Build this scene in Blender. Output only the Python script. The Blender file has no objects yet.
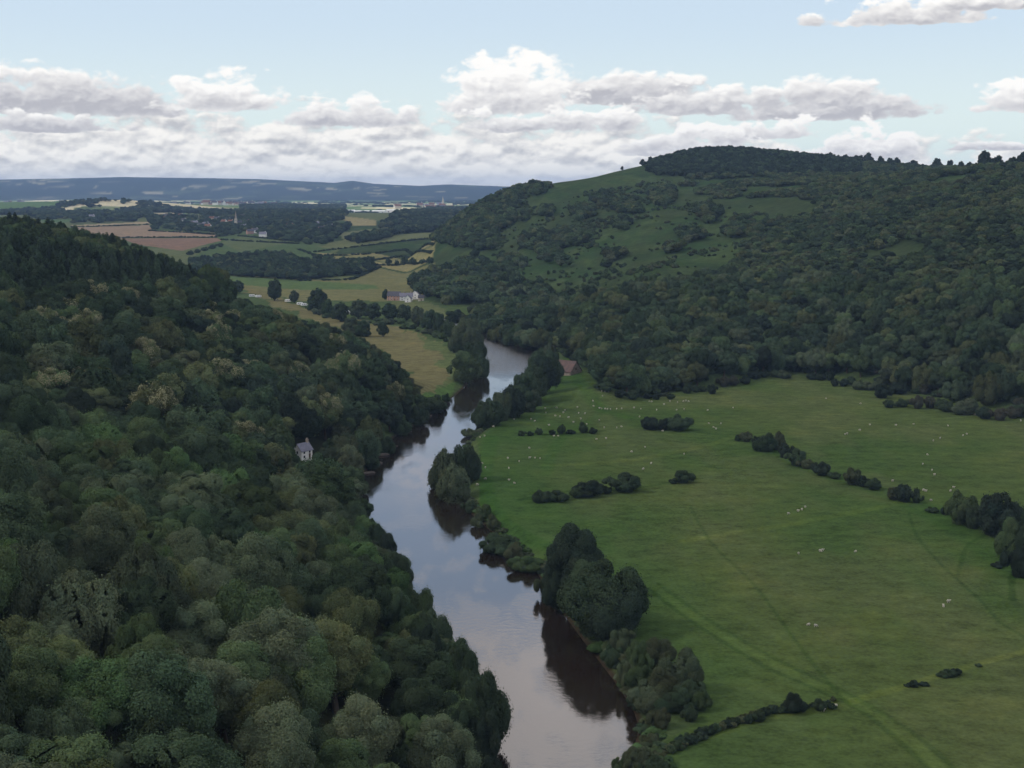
import bpy, math, random
import numpy as np

# ------------------------------------------------------------------ basics
F, CX, CY, CAMZ, HOR = 1400.0, 512.0, 384.0, 120.0, 190.0
PITCH = math.atan((CY - HOR) / F)
CP, SP = math.cos(PITCH), math.sin(PITCH)
scene = bpy.context.scene
COL = scene.collection
PI = math.pi
rng = np.random.default_rng(7)
rnd = random.Random(11)


def ray(u, v):
    a = (np.asarray(u, float) - CX) / F
    b = (CY - np.asarray(v, float)) / F
    return a, CP + b * SP, -SP + b * CP          # x, y, z of the viewing ray


def at(u, v, Y):                                 # a point on the sight line at forward distance Y
    x, y, z = ray(u, v)
    t = Y / y
    return np.array([x * t, Y, CAMZ + z * t])


def onz(u, v, z):
    dx, dy, dz = ray(u, v)
    t = (z - CAMZ) / dz
    return np.array([dx * t, dy * t])


def proj(x, y, z):
    zz = z - CAMZ
    d = y * CP - zz * SP
    h = y * SP + zz * CP
    return CX + F * x / d, CY - F * h / d, d


def smooth(a, b, x):
    t = np.clip((x - a) / (b - a), 0, 1)
    return t * t * (3 - 2 * t)


class TPS:
    def __init__(self, pts, lam=1e-4):
        P = np.array(pts, float)
        self.c = P[:, :2] / 1000.0
        n = len(P)
        K = self.k(self.c, self.c) + lam * np.eye(n)
        A = np.zeros((n + 3, n + 3))
        A[:n, :n] = K
        A[:n, n] = 1
        A[:n, n + 1:] = self.c
        A[n:, :n] = A[:n, n:].T
        b = np.zeros(n + 3)
        b[:n] = P[:, 2]
        self.w = np.linalg.solve(A, b)

    @staticmethod
    def k(a, b):
        r2 = ((a[:, None, :] - b[None, :, :]) ** 2).sum(-1)
        return 0.5 * r2 * np.log(r2 + 1e-12)

    def __call__(self, x, y):
        sh = np.shape(x)
        q = np.stack([np.ravel(x), np.ravel(y)], 1) / 1000.0
        out = np.empty(len(q))
        n = len(self.c)
        for i in range(0, len(q), 40000):
            s = q[i:i + 40000]
            out[i:i + 40000] = self.k(s, self.c) @ self.w[:n] + self.w[n] + s @ self.w[n + 1:]
        return out.reshape(sh)


def hash2(ix, iy, s=0):
    h = (ix * 374761393 + iy * 668265263 + s * 974634777) & 0xffffffff
    h = ((h ^ (h >> 13)) * 1274126177) & 0xffffffff
    return ((h ^ (h >> 16)) & 0xffff) / 65535.0


def vnoise(x, y, s=0):
    ix = np.floor(x).astype(np.int64)
    iy = np.floor(y).astype(np.int64)
    fx, fy = x - ix, y - iy
    fx = fx * fx * (3 - 2 * fx)
    fy = fy * fy * (3 - 2 * fy)
    a = hash2(ix, iy, s) * (1 - fx) + hash2(ix + 1, iy, s) * fx
    b = hash2(ix, iy + 1, s) * (1 - fx) + hash2(ix + 1, iy + 1, s) * fx
    return a * (1 - fy) + b * fy


def fbm(x, y, s=0, o=4):
    t, a, n = 0, .5, 0
    for i in range(o):
        t = t + a * vnoise(x * 2 ** i, y * 2 ** i, s + i)
        n += a
        a *= .5
    return t / n


def inpoly(poly, x, y):
    x, y = np.asarray(x, float), np.asarray(y, float)
    c = np.zeros(np.broadcast(x, y).shape, bool)
    n = len(poly)
    for i in range(n):
        x1, y1 = poly[i]
        x2, y2 = poly[(i + 1) % n]
        if y1 == y2:
            continue
        c ^= ((y1 > y) != (y2 > y)) & (x < (x2 - x1) * (y - y1) / (y2 - y1) + x1)
    return c


def dist_line(line, x, y, closed=False):
    d = np.full(np.shape(x), 1e9)
    n = len(line)
    for i in range(n if closed else n - 1):
        x1, y1 = line[i]
        x2, y2 = line[(i + 1) % n]
        dx, dy = x2 - x1, y2 - y1
        t = np.clip(((x - x1) * dx + (y - y1) * dy) / (dx * dx + dy * dy + 1e-9), 0, 1)
        d = np.minimum(d, np.hypot(x - x1 - t * dx, y - y1 - t * dy))
    return d


# ------------------------------------------------------------------ river and landform
LBANK = [(425, 320), (440, 325), (474, 338), (478, 350), (474, 365), (463, 388), (438, 407), (413, 426), (386, 443),
         (367, 468), (359, 500), (370, 540), (392, 590), (438, 655), (463, 700), (474, 768), (468, 900), (440, 1200)]
RBANK = [(425, 314), (445, 319), (500, 335), (547, 350), (541, 371), (521, 391), (498, 417), (480, 432), (464, 450),
         (457, 483), (470, 511), (502, 540), (537, 571), (562, 610), (592, 650), (622, 690), (640, 725), (636, 768), (660, 900), (700, 1200)]


def spline(pts, n=8):
    P = [np.array(p, float) for p in pts]
    P = [2 * P[0] - P[1]] + P + [2 * P[-1] - P[-2]]
    out = []
    for i in range(1, len(P) - 2):
        for k in range(n):
            t = k / n
            a, b, c, d = P[i - 1:i + 3]
            out.append(.5 * (2 * b + (c - a) * t + (2 * a - 5 * b + 4 * c - d) * t * t + (3 * b - a - 3 * c + d) * t ** 3))
    out.append(P[-2])
    return out


LB = [onz(p[0], p[1], 0) for p in spline(LBANK, 3)]
RB = [onz(p[0], p[1], 0) for p in spline(RBANK, 3)]
RIVER = [tuple(p) for p in LB] + [tuple(p) for p in RB[::-1]]

L = []


def cl(u, v, Y, h):
    p = at(u, v, Y)
    L.append((p[0], p[1], p[2] - h))


for u, v, Y in [(0, 768, 175), (150, 768, 175), (300, 768, 195), (0, 690, 205), (150, 690, 212), (290, 690, 230), (390, 700, 250),
                (-150, 700, 190), (-150, 500, 310), (-150, 330, 470), (-150, 220, 760),
                (0, 600, 245), (0, 500, 310), (0, 400, 390), (0, 330, 480), (0, 280, 600), (0, 214, 800),
                (100, 450, 370), (100, 340, 500), (100, 280, 640), (60, 226, 830), (150, 250, 850),
                (200, 600, 265), (200, 500, 340), (200, 400, 450), (200, 330, 570), (200, 280, 790),
                (320, 600, 312), (325, 500, 395), (380, 600, 345), (260, 450, 430),
                (303, 405, 625), (303, 350, 700), (262, 306, 800), (330, 345, 770), (385, 369, 770), (240, 340, 640), (250, 400, 530),
                (360, 400, 660)]:
    cl(u, v, Y, 10.5)
for u, v, Y in [(303, 462, 556), (326, 474, 535), (345, 478, 530), (295, 456, 565), (345, 440, 610)]:
    cl(u, v, Y, 0)
for i in range(8, 49, 4):                        # the left bank and the channel beyond it
    a, b = LB[i], RB[min(i + 6, len(RB) - 1)]
    L.append((a[0], a[1], 0.8))
    m = a * .4 + b * .6
    L.append((m[0], m[1], -14))
for x, y, z in [(-90, 110, 36), (-200, 110, 44), (-30, 110, 22), (-330, 1050, 30), (-200, 1020, 2), (-120, 960, -2), (-60, 880, -4), (-20, 830, -8),
                (-480, 900, 95), (-480, 1150, 60), (-650, 900, 110), (-700, 1300, 40), (-300, 1250, -6), (-150, 1150, -20), (-50, 1000, -25), (80, 900, -45),
                (120, 600, -60), (120, 300, -40), (-450, 500, 95), (-600, 650, 120)]:
    L.append((x, y, z))
HL = TPS(L)

L = []
for u, v, Y in [(640, 345, 900), (640, 300, 1050), (640, 260, 1250), (640, 220, 1550), (640, 184, 2000),
                (742, 149, 2300), (705, 148.5, 2320), (672, 154, 2310), (795, 156.5, 2250), (832, 168.5, 2100), (740, 180, 1900), (740, 220, 1500), (740, 260, 1230), (740, 300, 1030), (740, 340, 920),
                (860, 174, 1750), (860, 200, 1450), (860, 250, 1150), (860, 300, 980), (860, 350, 870),
                (1000, 176, 1350), (1000, 200, 1170), (1000, 250, 980), (1000, 300, 870), (1000, 352, 790),
                (1160, 172, 1250), (1160, 250, 920), (1160, 350, 740), (1400, 170, 1200), (1400, 350, 720), (930, 172, 1550),
                (560, 220, 1750), (560, 262, 1450), (560, 302, 1250), (515, 192, 2250), (500, 222, 1850), (500, 262, 1600), (492, 300, 1390),
                (470, 208, 2150), (447, 236, 1950), (430, 266, 1750)]:
    cl(u, v, Y, 9)
for u, v, Y in [(640, 167.5, 2250), (600, 175.5, 2240), (565, 182.5, 2230), (540, 187, 2230)]:
    cl(u, v, Y, 0)
BASE_R = [(424, 304), (452, 322), (500, 338), (560, 353), (577, 366), (612, 391), (640, 398), (700, 388), (770, 373), (830, 376), (880, 388), (940, 399), (1024, 412), (1160, 430), (1400, 455)]
BW = [onz(u, v, 3) for u, v in BASE_R]
for i, p in enumerate(BW):
    L.append((p[0], p[1], 3.0))
    a, b = BW[max(i - 1, 0)], BW[min(i + 1, len(BW) - 1)]
    t = (b - a) / np.linalg.norm(b - a)
    n = np.array([t[1], -t[0]])
    if n @ (-p) < 0:
        n = -n
    q = p + n * 130
    L.append((q[0], q[1], -34))
for x, y, z in [(-140, 1650, -6), (-170, 1950, -10), (-140, 2250, -6), (-80, 2700, 5), (100, 3200, 0), (500, 3100, 60), (900, 2600, 120), (1300, 2000, 130), (900, 3400, 20), (1500, 2800, 40), (-300, 2000, -50)]:
    L.append((x, y, z))
HR = TPS(L)

L = []
for u, v, Y in [(-300, 300, 1480), (0, 300, 1480), (250, 300, 1480), (430, 302, 1470), (-200, 275, 1900), (100, 275, 1900), (250, 275, 1900), (430, 275, 1900),
                (100, 250, 2400), (250, 250, 2350), (430, 250, 2300), (-200, 240, 2700), (100, 235, 2900), (250, 235, 2850), (430, 236, 2700),
                (-100, 216, 3700), (100, 220, 3600), (250, 222, 3500), (430, 216, 3600), (600, 230, 3500), (-150, 209, 5000), (20, 211, 4900), (85, 202, 5000), (130, 201, 5100),
                (185, 210.5, 5000), (250, 213.5, 5000), (300, 213, 4700), (350, 215, 5400), (430, 210, 5400), (600, 214, 5400),
                (-500, 206, 8000), (0, 206, 8000), (250, 206, 8000), (500, 206, 8000), (800, 206, 8000), (1400, 206, 8000), (-500, 200, 13000), (250, 200, 13000), (500, 200, 13000),
                (1400, 200, 13000), (1000, 215, 5000), (1500, 225, 3500), (-500, 230, 3000), (1300, 300, 1500), (900, 300, 1500)]:
    cl(u, v, Y, 0)
FAR = TPS(L, 1e-5)

FU = np.array([-600, -300, 0, 60, 120, 180, 260, 300, 335, 352, 375, 420, 450, 480, 520, 600, 800, 1100, 1700])
FV = np.array([180, 179, 180, 179, 177.8, 178.5, 179.5, 181.5, 183.5, 181.5, 184.5, 186.5, 185, 186, 187, 184, 182, 181, 180])


def ground(x, y):
    x = np.asarray(x, float)
    y = np.asarray(y, float)
    flood = 2.6 + 1.0 * vnoise(x / 90, y / 90, 3) + .25 * vnoise(x / 14, y / 14, 4)
    far = FAR(x, y)
    w = smooth(1250, 1700, y)
    z = flood * (1 - w) + np.maximum(far, 1.5) * w
    hr = np.where(y > 300, HR(x, y), -50) + 3 * (fbm(x / 60, y / 60, 9) - .5)
    hl = np.where(y < 1500, HL(x, y), -50) + 2 * (fbm(x / 40, y / 40, 12) - .5)
    hl = np.where(hl > 150, 150, hl)
    hr = np.where(y > 6000, -50, hr)
    for h in (hl, hr):                              # smooth maximum, so that slopes meet the valley floor softly
        k = 5.0
        t = np.clip(.5 + .5 * (h - z) / k, 0, 1)
        z = z * (1 - t) + h * t + k * t * (1 - t)
    # distant ridge
    u = CX + F * x / np.maximum(y * CP + 0 * x, 1)
    top = CAMZ + (HOR - np.interp(u, FU, FV)) / F * 17000
    far_w = smooth(13000, 16800, y) * (1 - smooth(17500, 21500, y))
    low_w = smooth(10500, 12500, y) * (1 - smooth(12500, 15000, y))
    z = z + np.where(y > 10000, (top - 32) * far_w * (.96 + .08 * fbm(x / 900, y / 900, 31))
                     + low_w * 60 * smooth(.35, .8, fbm(x / 2500 + 7, y / 2500, 33)), 0)
    near = (y < 3200) & (y > -400)
    d = np.where(near, dist_line(RIVER, x, y, True) * np.where(inpoly(RIVER, x, y), -1, 1), 1e4)
    z = np.minimum(z, np.where(d > 0, .25 + .42 * d, np.maximum(.25 * d, -2.2) + .1))
    cliff = 118.2 - 3.0 * np.maximum(y - 3 - 4 * vnoise(x / 6, y / 6, 5), 0)
    cliff = np.where((y < 45), cliff, -50)
    return np.maximum(z, np.minimum(cliff, 118.2))


# sight lines onto the ground: how points read off the photograph become places in metres
_Ys = np.concatenate([np.arange(60, 1300, 3.0), np.arange(1300, 3000, 8.0), np.arange(3000, 14000, 40.0)])


def pick(u, v):
    p = at(u, v, 1.0)
    dx, dz = p[0], p[2] - CAMZ
    z = ground(dx * _Ys, _Ys)
    s = z - (CAMZ + dz * _Ys)
    s[_Ys < 70] = -1
    i = np.argmax(s > 0)
    if s[i] <= 0:
        return np.array([dx * 9000, 9000.0, 30.0])
    a, b = s[i - 1], s[i]
    Y = _Ys[i - 1] + (_Ys[i] - _Ys[i - 1]) * (-a) / (b - a + 1e-9)
    return np.array([dx * Y, Y, CAMZ + dz * Y])


def wpoly(px):
    return [tuple(pick(u, v)[:2]) for u, v in px]


# ------------------------------------------------------------------ node helpers
def mat(name):
    m = bpy.data.materials.new(name)
    m.use_nodes = True
    nt = m.node_tree
    nt.nodes.clear()
    return m, nt, nt.nodes, nt.links


def N(nt, t, **kw):
    n = nt.nodes.new(t)
    for k, v in kw.items():
        setattr(n, k, v)
    return n


def setin(nt, sock, v):
    if isinstance(v, bpy.types.NodeSocket):
        nt.links.new(v, sock)
    elif v is not None:
        if sock.type == 'RGBA' and not isinstance(v, (int, float)) and len(v) == 3:
            v = (*v, 1)
        sock.default_value = v


def M(nt, op, a, b=None, c=None, clamp=False):
    n = N(nt, 'ShaderNodeMath', operation=op, use_clamp=clamp)
    for i, v in enumerate((a, b, c)):
        setin(nt, n.inputs[i], v)
    return n.outputs[0]


def VM(nt, op, a, b=None):
    n = N(nt, 'ShaderNodeVectorMath', operation=op)
    setin(nt, n.inputs[0], a)
    if op == 'SCALE':
        setin(nt, n.inputs['Scale'], b)
    elif b is not None:
        setin(nt, n.inputs[1], b)
    return n


def MIX(nt, f, a, b, mode='MIX'):
    n = N(nt, 'ShaderNodeMix', data_type='RGBA', blend_type=mode)
    setin(nt, n.inputs[0], f)
    setin(nt, n.inputs[6], a)
    setin(nt, n.inputs[7], b)
    return n.outputs[2]


def MR(nt, v, a, b, c=0.0, d=1.0, mode='SMOOTHSTEP'):
    n = N(nt, 'ShaderNodeMapRange', interpolation_type=mode)
    for i, q in enumerate((v, a, b, c, d)):
        setin(nt, n.inputs[i], q)
    return n.outputs[0]


def NOISE(nt, vec, scale, detail=4, rough=.55, dim='3D'):
    n = N(nt, 'ShaderNodeTexNoise', noise_dimensions=dim)
    setin(nt, n.inputs['Vector'], vec)
    n.inputs['Scale'].default_value = scale
    n.inputs['Detail'].default_value = detail
    n.inputs['Roughness'].default_value = rough
    return n.outputs[0]


def out(nt, sh):
    o = N(nt, 'ShaderNodeOutputMaterial')
    nt.links.new(sh, o.inputs[0])


def m_leaf(name, transl=.14, sat=.35):
    m, nt, ns, lk = mat(name)
    a = N(nt, 'ShaderNodeAttribute', attribute_type='INSTANCER', attribute_name='tint')
    s = N(nt, 'ShaderNodeAttribute', attribute_type='GEOMETRY', attribute_name='shade')
    c = MIX(nt, 1.0, a.outputs['Color'], s.outputs['Color'], 'MULTIPLY')
    d = N(nt, 'ShaderNodeBsdfDiffuse')
    t = N(nt, 'ShaderNodeBsdfTranslucent')
    lk.new(c, d.inputs[0])
    lk.new(MIX(nt, 1.0, c, (1.1, 1.15, .6), 'MULTIPLY'), t.inputs[0])
    mx = N(nt, 'ShaderNodeMixShader')
    mx.inputs[0].default_value = transl
    lk.new(d.outputs[0], mx.inputs[1])
    lk.new(t.outputs[0], mx.inputs[2])
    out(nt, mx.outputs[0])
    return m


def m_plain(name, col, rough=.8, nscale=2.0, namt=.35, spec=.2, col2=None, obj=True):
    m, nt, ns, lk = mat(name)
    tc = N(nt, 'ShaderNodeTexCoord')
    n = NOISE(nt, tc.outputs['Object'], nscale, 5, .6)
    f = MR(nt, n, .3, .7, 0, 1)
    col2 = col2 or tuple(c * (1 - namt) for c in col)
    c = MIX(nt, f, col, col2)
    p = N(nt, 'ShaderNodeBsdfPrincipled')
    lk.new(c, p.inputs['Base Color'])
    p.inputs['Roughness'].default_value = rough
    p.inputs['Specular IOR Level'].default_value = spec
    out(nt, p.outputs[0])
    return m


MAT = {}
MAT['leaf'] = m_leaf('leaf')
MAT['needle'] = m_leaf('needle', .08)
MAT['blossom'] = m_plain('blossom', (.21, .21, .12), .8, 1.2, .3, .1)
MAT['bark'] = m_plain('bark', (.075, .06, .045), .9, 3, .5, .1)
MAT['stone_wall'] = m_plain('stone_wall', (.32, .27, .23), .9, .8, .4)
MAT['pink_wall'] = m_plain('pink_wall', (.42, .26, .21), .9, .6, .25)
MAT['white_wall'] = m_plain('white_wall', (.75, .74, .72), .8, .6, .12)
MAT['cream_wall'] = m_plain('cream_wall', (.55, .49, .40), .8, .6, .15)
MAT['slate'] = m_plain('slate', (.075, .075, .095), .7, 1.0, .4)
MAT['grey_roof'] = m_plain('grey_roof', (.17, .17, .22), .7, 1.0, .3)
MAT['tile_roof'] = m_plain('tile_roof', (.125, .078, .068), .85, .35, .0, .15, (.078, .06, .06))
MAT['red_roof'] = m_plain('red_roof', (.17, .085, .06), .8, .6, .35)
MAT['glass'] = m_plain('glass', (.03, .035, .045), .1, 1, .2, .5)
MAT['door'] = m_plain('door', (.10, .06, .04), .6, 2, .3)
MAT['white_metal'] = m_plain('white_metal', (.80, .80, .80), .4, .5, .06, .4)
MAT['rubber'] = m_plain('rubber', (.02, .02, .02), .8, 4, .2)
MAT['wool'] = m_plain('wool', (.39, .37, .31), .95, 6, .2, .05)
MAT['sheep_face'] = m_plain('sheep_face', (.5, .46, .40), .8, 6, .3, .1)
MAT['rock'] = m_plain('rock', (.12, .10, .085), .9, .7, .5, .2, (.05, .04, .034))
MAT['wood_post'] = m_plain('wood_post', (.12, .10, .08), .9, 5, .4)


def obj_from(name, me, parent=None):
    o = bpy.data.objects.new(name, me)
    COL.objects.link(o)
    if parent:
        o.parent = parent
    return o


def mesh_np(name, V, faces4=None, faces3=None, mats=(), midx=None, shade=None, smooth_=False):
    me = bpy.data.meshes.new(name)
    V = np.asarray(V, np.float32)
    f4 = np.zeros((0, 4), np.int32) if faces4 is None or len(faces4) == 0 else np.asarray(faces4, np.int32)
    f3 = np.zeros((0, 3), np.int32) if faces3 is None or len(faces3) == 0 else np.asarray(faces3, np.int32)
    me.vertices.add(len(V))
    me.vertices.foreach_set('co', V.ravel())
    loops = np.concatenate([f4.ravel(), f3.ravel()])
    me.loops.add(len(loops))
    me.loops.foreach_set('vertex_index', loops)
    starts = np.concatenate([np.arange(len(f4)) * 4, len(f4) * 4 + np.arange(len(f3)) * 3]).astype(np.int32)
    me.polygons.add(len(starts))
    me.polygons.foreach_set('loop_start', starts)
    for m in mats:
        me.materials.append(m)
    if midx is not None:
        me.polygons.foreach_set('material_index', np.asarray(midx, np.int32))
    if smooth_:
        me.polygons.foreach_set('use_smooth', np.ones(len(starts), bool))
    if shade is not None:
        a = me.attributes.new('shade', 'FLOAT_COLOR', 'POINT')
        s = np.asarray(shade, np.float32)
        if s.ndim == 1:
            s = np.stack([s, s, s], 1)
        a.data.foreach_set('color', np.concatenate([s, np.ones((len(s), 1), np.float32)], 1).astype(np.float32).ravel())
    me.update(calc_edges=True)
    me.validate()
    return me


def tag(o, label=None, cat=None, group=None, kind=None):
    if label:
        o['label'] = label
    if cat:
        o['category'] = cat
    if group:
        o['group'] = group
    if kind:
        o['kind'] = kind
    return o


# ------------------------------------------------------------------ ground sheet
#@@TERRAIN
def build_terrain():
    u = np.concatenate([np.arange(-480, -60, 12), np.arange(-60, 1084, 1.8), np.arange(1084, 1520, 12)])
    tx = (u - CX) / F / CP
    ys = [-140.0]
    while ys[-1] < 24000:
        y = ys[-1]
        if y < 210:
            d = 5 if y < 0 or y > 60 else 2.0
        else:
            d = y * y / (CAMZ * F) * 1.2
            if y < 2900:
                d = min(d, 11)
            elif y < 5500:
                d = min(d, 40)
            d = min(d, 180)
        ys.append(y + max(d, .5))
    ys = np.array(ys)
    # rays leave from a point well behind the viewpoint, so the sheet also covers the ground round it
    w = np.where(ys < 200, ys + 150 * (1 - smooth(-140, 200, ys)) + 0, ys)
    w = np.maximum(w, 8)
    X = w[:, None] * tx[None, :]
    Y = np.repeat(ys[:, None], len(u), 1)
    Z = ground(X, Y)
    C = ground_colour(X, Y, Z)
    nr, nc = X.shape
    idx = np.arange(nr * nc).reshape(nr, nc)
    split = int(np.searchsorted(ys, 11500))

    def part(name, r0, r1):
        V = np.stack([X[r0:r1], Y[r0:r1], Z[r0:r1]], -1).reshape(-1, 3)
        ii = idx[:r1 - r0]
        f = np.stack([ii[:-1, :-1], ii[:-1, 1:], ii[1:, 1:], ii[1:, :-1]], -1).reshape(-1, 4)
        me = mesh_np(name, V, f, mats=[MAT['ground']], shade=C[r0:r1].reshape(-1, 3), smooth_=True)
        o = obj_from(name, me)
        o['kind'] = 'structure'
        return o
    part('ground', 0, split + 1)
    part('far_hills', split, nr)


def m_ground():
    m, nt, ns, lk = mat('ground')
    a = N(nt, 'ShaderNodeAttribute', attribute_type='GEOMETRY', attribute_name='shade')
    tc = N(nt, 'ShaderNodeTexCoord')
    n1 = NOISE(nt, tc.outputs['Object'], .9, 6, .65)
    n2 = NOISE(nt, tc.outputs['Object'], .035, 5, .6)
    st = VM(nt, 'MULTIPLY', tc.outputs['Object'], (.11, .16, .3)).outputs[0]
    n3 = NOISE(nt, st, 1.0, 4, .6)
    f = M(nt, 'ADD', MR(nt, n1, .3, .7, .78, 1.22, 'LINEAR'), MR(nt, n2, .3, .7, -.12, .12, 'LINEAR'))
    n4 = NOISE(nt, tc.outputs['Object'], .21, 5, .65)
    f = M(nt, 'ADD', f, MR(nt, n4, .32, .68, -.17, .17, 'LINEAR'))
    f = M(nt, 'ADD', f, MR(nt, n3, .35, .65, -.13, .13, 'LINEAR'))
    c = VM(nt, 'SCALE', a.outputs['Color'], f).outputs[0]
    # patches of drier, yellower grass
    dry = MR(nt, n2, .5, .72, 0, .5)
    c = MIX(nt, dry, c, MIX(nt, 1.0, c, (1.18, 1.0, .85), 'MULTIPLY'))
    p = N(nt, 'ShaderNodeBsdfDiffuse')
    lk.new(c, p.inputs[0])
    b = N(nt, 'ShaderNodeBump')
    b.inputs['Strength'].default_value = .5
    b.inputs['Distance'].default_value = .25
    lk.new(n1, b.inputs['Height'])
    lk.new(b.outputs[0], p.inputs['Normal'])
    out(nt, p.outputs[0])
    return m


MAT['ground'] = m_ground()

MEADOW_PX = [(478, 440), (500, 420), (530, 393), (556, 380), (566, 352), (577, 366), (612, 391), (640, 398), (700, 388), (770, 373), (830, 376), (880, 388), (940, 399), (1024, 412),
             (1200, 432), (1200, 768), (1100, 1100), (660, 1100), (640, 768), (700, 720), (680, 690), (650, 650), (600, 630), (545, 575), (500, 545), (480, 505)]
FIELDS = [  # read off the photograph, turned into fields on the ground
    ([(330, 242), (395, 235), (434, 232), (434, 238), (318, 251)], (.095, .108, .05)),
    ([(185, 262), (225, 240), (300, 243), (335, 250), (310, 262), (250, 258)], (.056, .085, .038)),
    ([(71, 225.5), (148, 221.5), (150, 224), (72, 226.6)], (.24, .20, .13)),
    ([(72, 227.5), (150, 225), (153, 230.5), (214, 233), (218, 237), (120, 237.4), (90, 233)], (.20, .15, .105)),
    ([(118, 238.2), (217, 238), (222, 240.5), (182, 251), (140, 245)], (.155, .104, .075)),
    ([(155, 214), (212, 217.5), (214, 219), (155, 215.6)], (.26, .24, .17)),
    ([(150, 213), (175, 212.5), (178, 214), (150, 214.5)], (.28, .25, .17)),
    ([(316, 252.5), (434, 239.5), (436, 244), (374, 253), (319, 255)], (.17, .155, .075)),
    ([(318, 257), (376, 254.5), (435, 245.5), (434, 252), (374, 260), (330, 262)], (.15, .145, .066)),
    ([(374, 261), (433, 252.5), (432, 261), (377, 266)], (.165, .153, .072)),
    ([(195, 272), (340, 281), (380, 268), (435, 263), (430, 290), (424, 300), (300, 300), (235, 288)], (.118, .118, .055)),
    ([(195, 273), (300, 280), (375, 285), (380, 289), (300, 290), (225, 283)], (.07, .105, .042)),
    ([(338, 233), (404, 225), (401, 232), (344, 241)], (.11, .12, .06)),
    ([(336, 216), (377, 220.5), (375, 226), (353, 225.5)], (.19, .17, .09)),
    ([(240, 237), (297, 242), (240, 252), (220, 243)], (.075, .095, .045)),
    ([(74, 207), (110, 209), (108, 211), (76, 211)], (.07, .10, .045)),
    ([(40, 220), (70, 219), (72, 222), (44, 223)], (.06, .10, .04)),
    ([(10, 209), (30, 208), (34, 210), (12, 211)], (.20, .18, .12)),
    ([(230, 281), (300, 305), (345, 318), (400, 328), (445, 345), (462, 370), (452, 392), (425, 400), (395, 368), (380, 352), (330, 326), (280, 308)], (.118, .110, .054)),
    ([(405, 332), (446, 345), (463, 370), (455, 392), (440, 400), (430, 398), (446, 375), (436, 352)], (.078, .100, .042)),
    ([(424, 396), (438, 388), (462, 382), (462, 394), (436, 410)], (.058, .100, .032)),
    ([(388, 300), (430, 301), (450, 318), (420, 316), (395, 308)], (.085, .10, .045)),
    ([(314, 460), (334, 462), (336, 480), (318, 482)], (.035, .075, .026)),
]
TRACKS = [  # (line in the photograph, half width in metres, colour factor)
    ([(648, 588), (700, 627), (768, 668), (832, 696), (862, 711), (900, 742), (945, 785)], .45, (.72, .80, .76)),
    ([(658, 583), (712, 622), (780, 661), (845, 692), (880, 712), (925, 742), (970, 785)], .45, (.75, .83, .78)),
    ([(653, 586), (706, 625), (774, 664), (838, 694), (871, 711), (912, 742), (957, 785)], 1.0, (1.2, 1.22, 1.1)),
    ([(690, 505), (697, 520), (715, 547), (750, 580), (775, 612), (795, 640), (835, 690), (848, 703)], .30, (.70, .79, .74)),
    ([(909, 512), (914, 530), (925, 547), (945, 568), (960, 582), (985, 605), (1000, 622), (1030, 640)], .32, (.68, .77, .72)),
    ([(958, 575), (962, 560), (968, 545), (985, 535), (1000, 532)], .4, (.7, .78, .7)),
    ([(1013, 600), (1012, 580), (1020, 560)], .5, (.6, .7, .6)),
    ([(520, 500), (560, 492), (640, 487), (672, 482), (700, 478)], .9, (.62, .7, .65)),
    ([(545, 465), (600, 463), (650, 457), (700, 447), (735, 437)], 1.5, (1.34, 1.26, 1.1)),
    ([(580, 462), (620, 468), (650, 474)], .7, (.72, .8, .75)),
    ([(684, 541), (780, 526), (860, 511), (915, 500)], 1.4, (1.28, 1.22, 1.05)),
    ([(850, 702), (905, 686), (960, 669), (1030, 650)], .8, (1.35, 1.28, 1.05)),
    ([(640, 420), (700, 432), (735, 438)], .9, (.75, .82, .75)),
    ([(492, 437), (484, 470), (490, 505), (512, 530), (545, 545), (580, 560)], 2.2, (.82, .98, .8)),
    ([(600, 395), (598, 415), (560, 440), (545, 475)], 1.6, (.85, .98, .85)),
    ([(575, 375), (592, 400), (630, 418)], 2.5, (.82, .98, .82)),
    ([(518, 433), (560, 435), (602, 431)], 1.0, (.55, .62, .55)),
    ([(755, 440), (800, 462), (850, 482), (905, 500), (960, 530), (1024, 575)], 4.0, (.8, .95, .8)),
    ([(700, 735), (760, 716), (830, 705)], 2.0, (1.2, 1.1, .95)),
]


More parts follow.
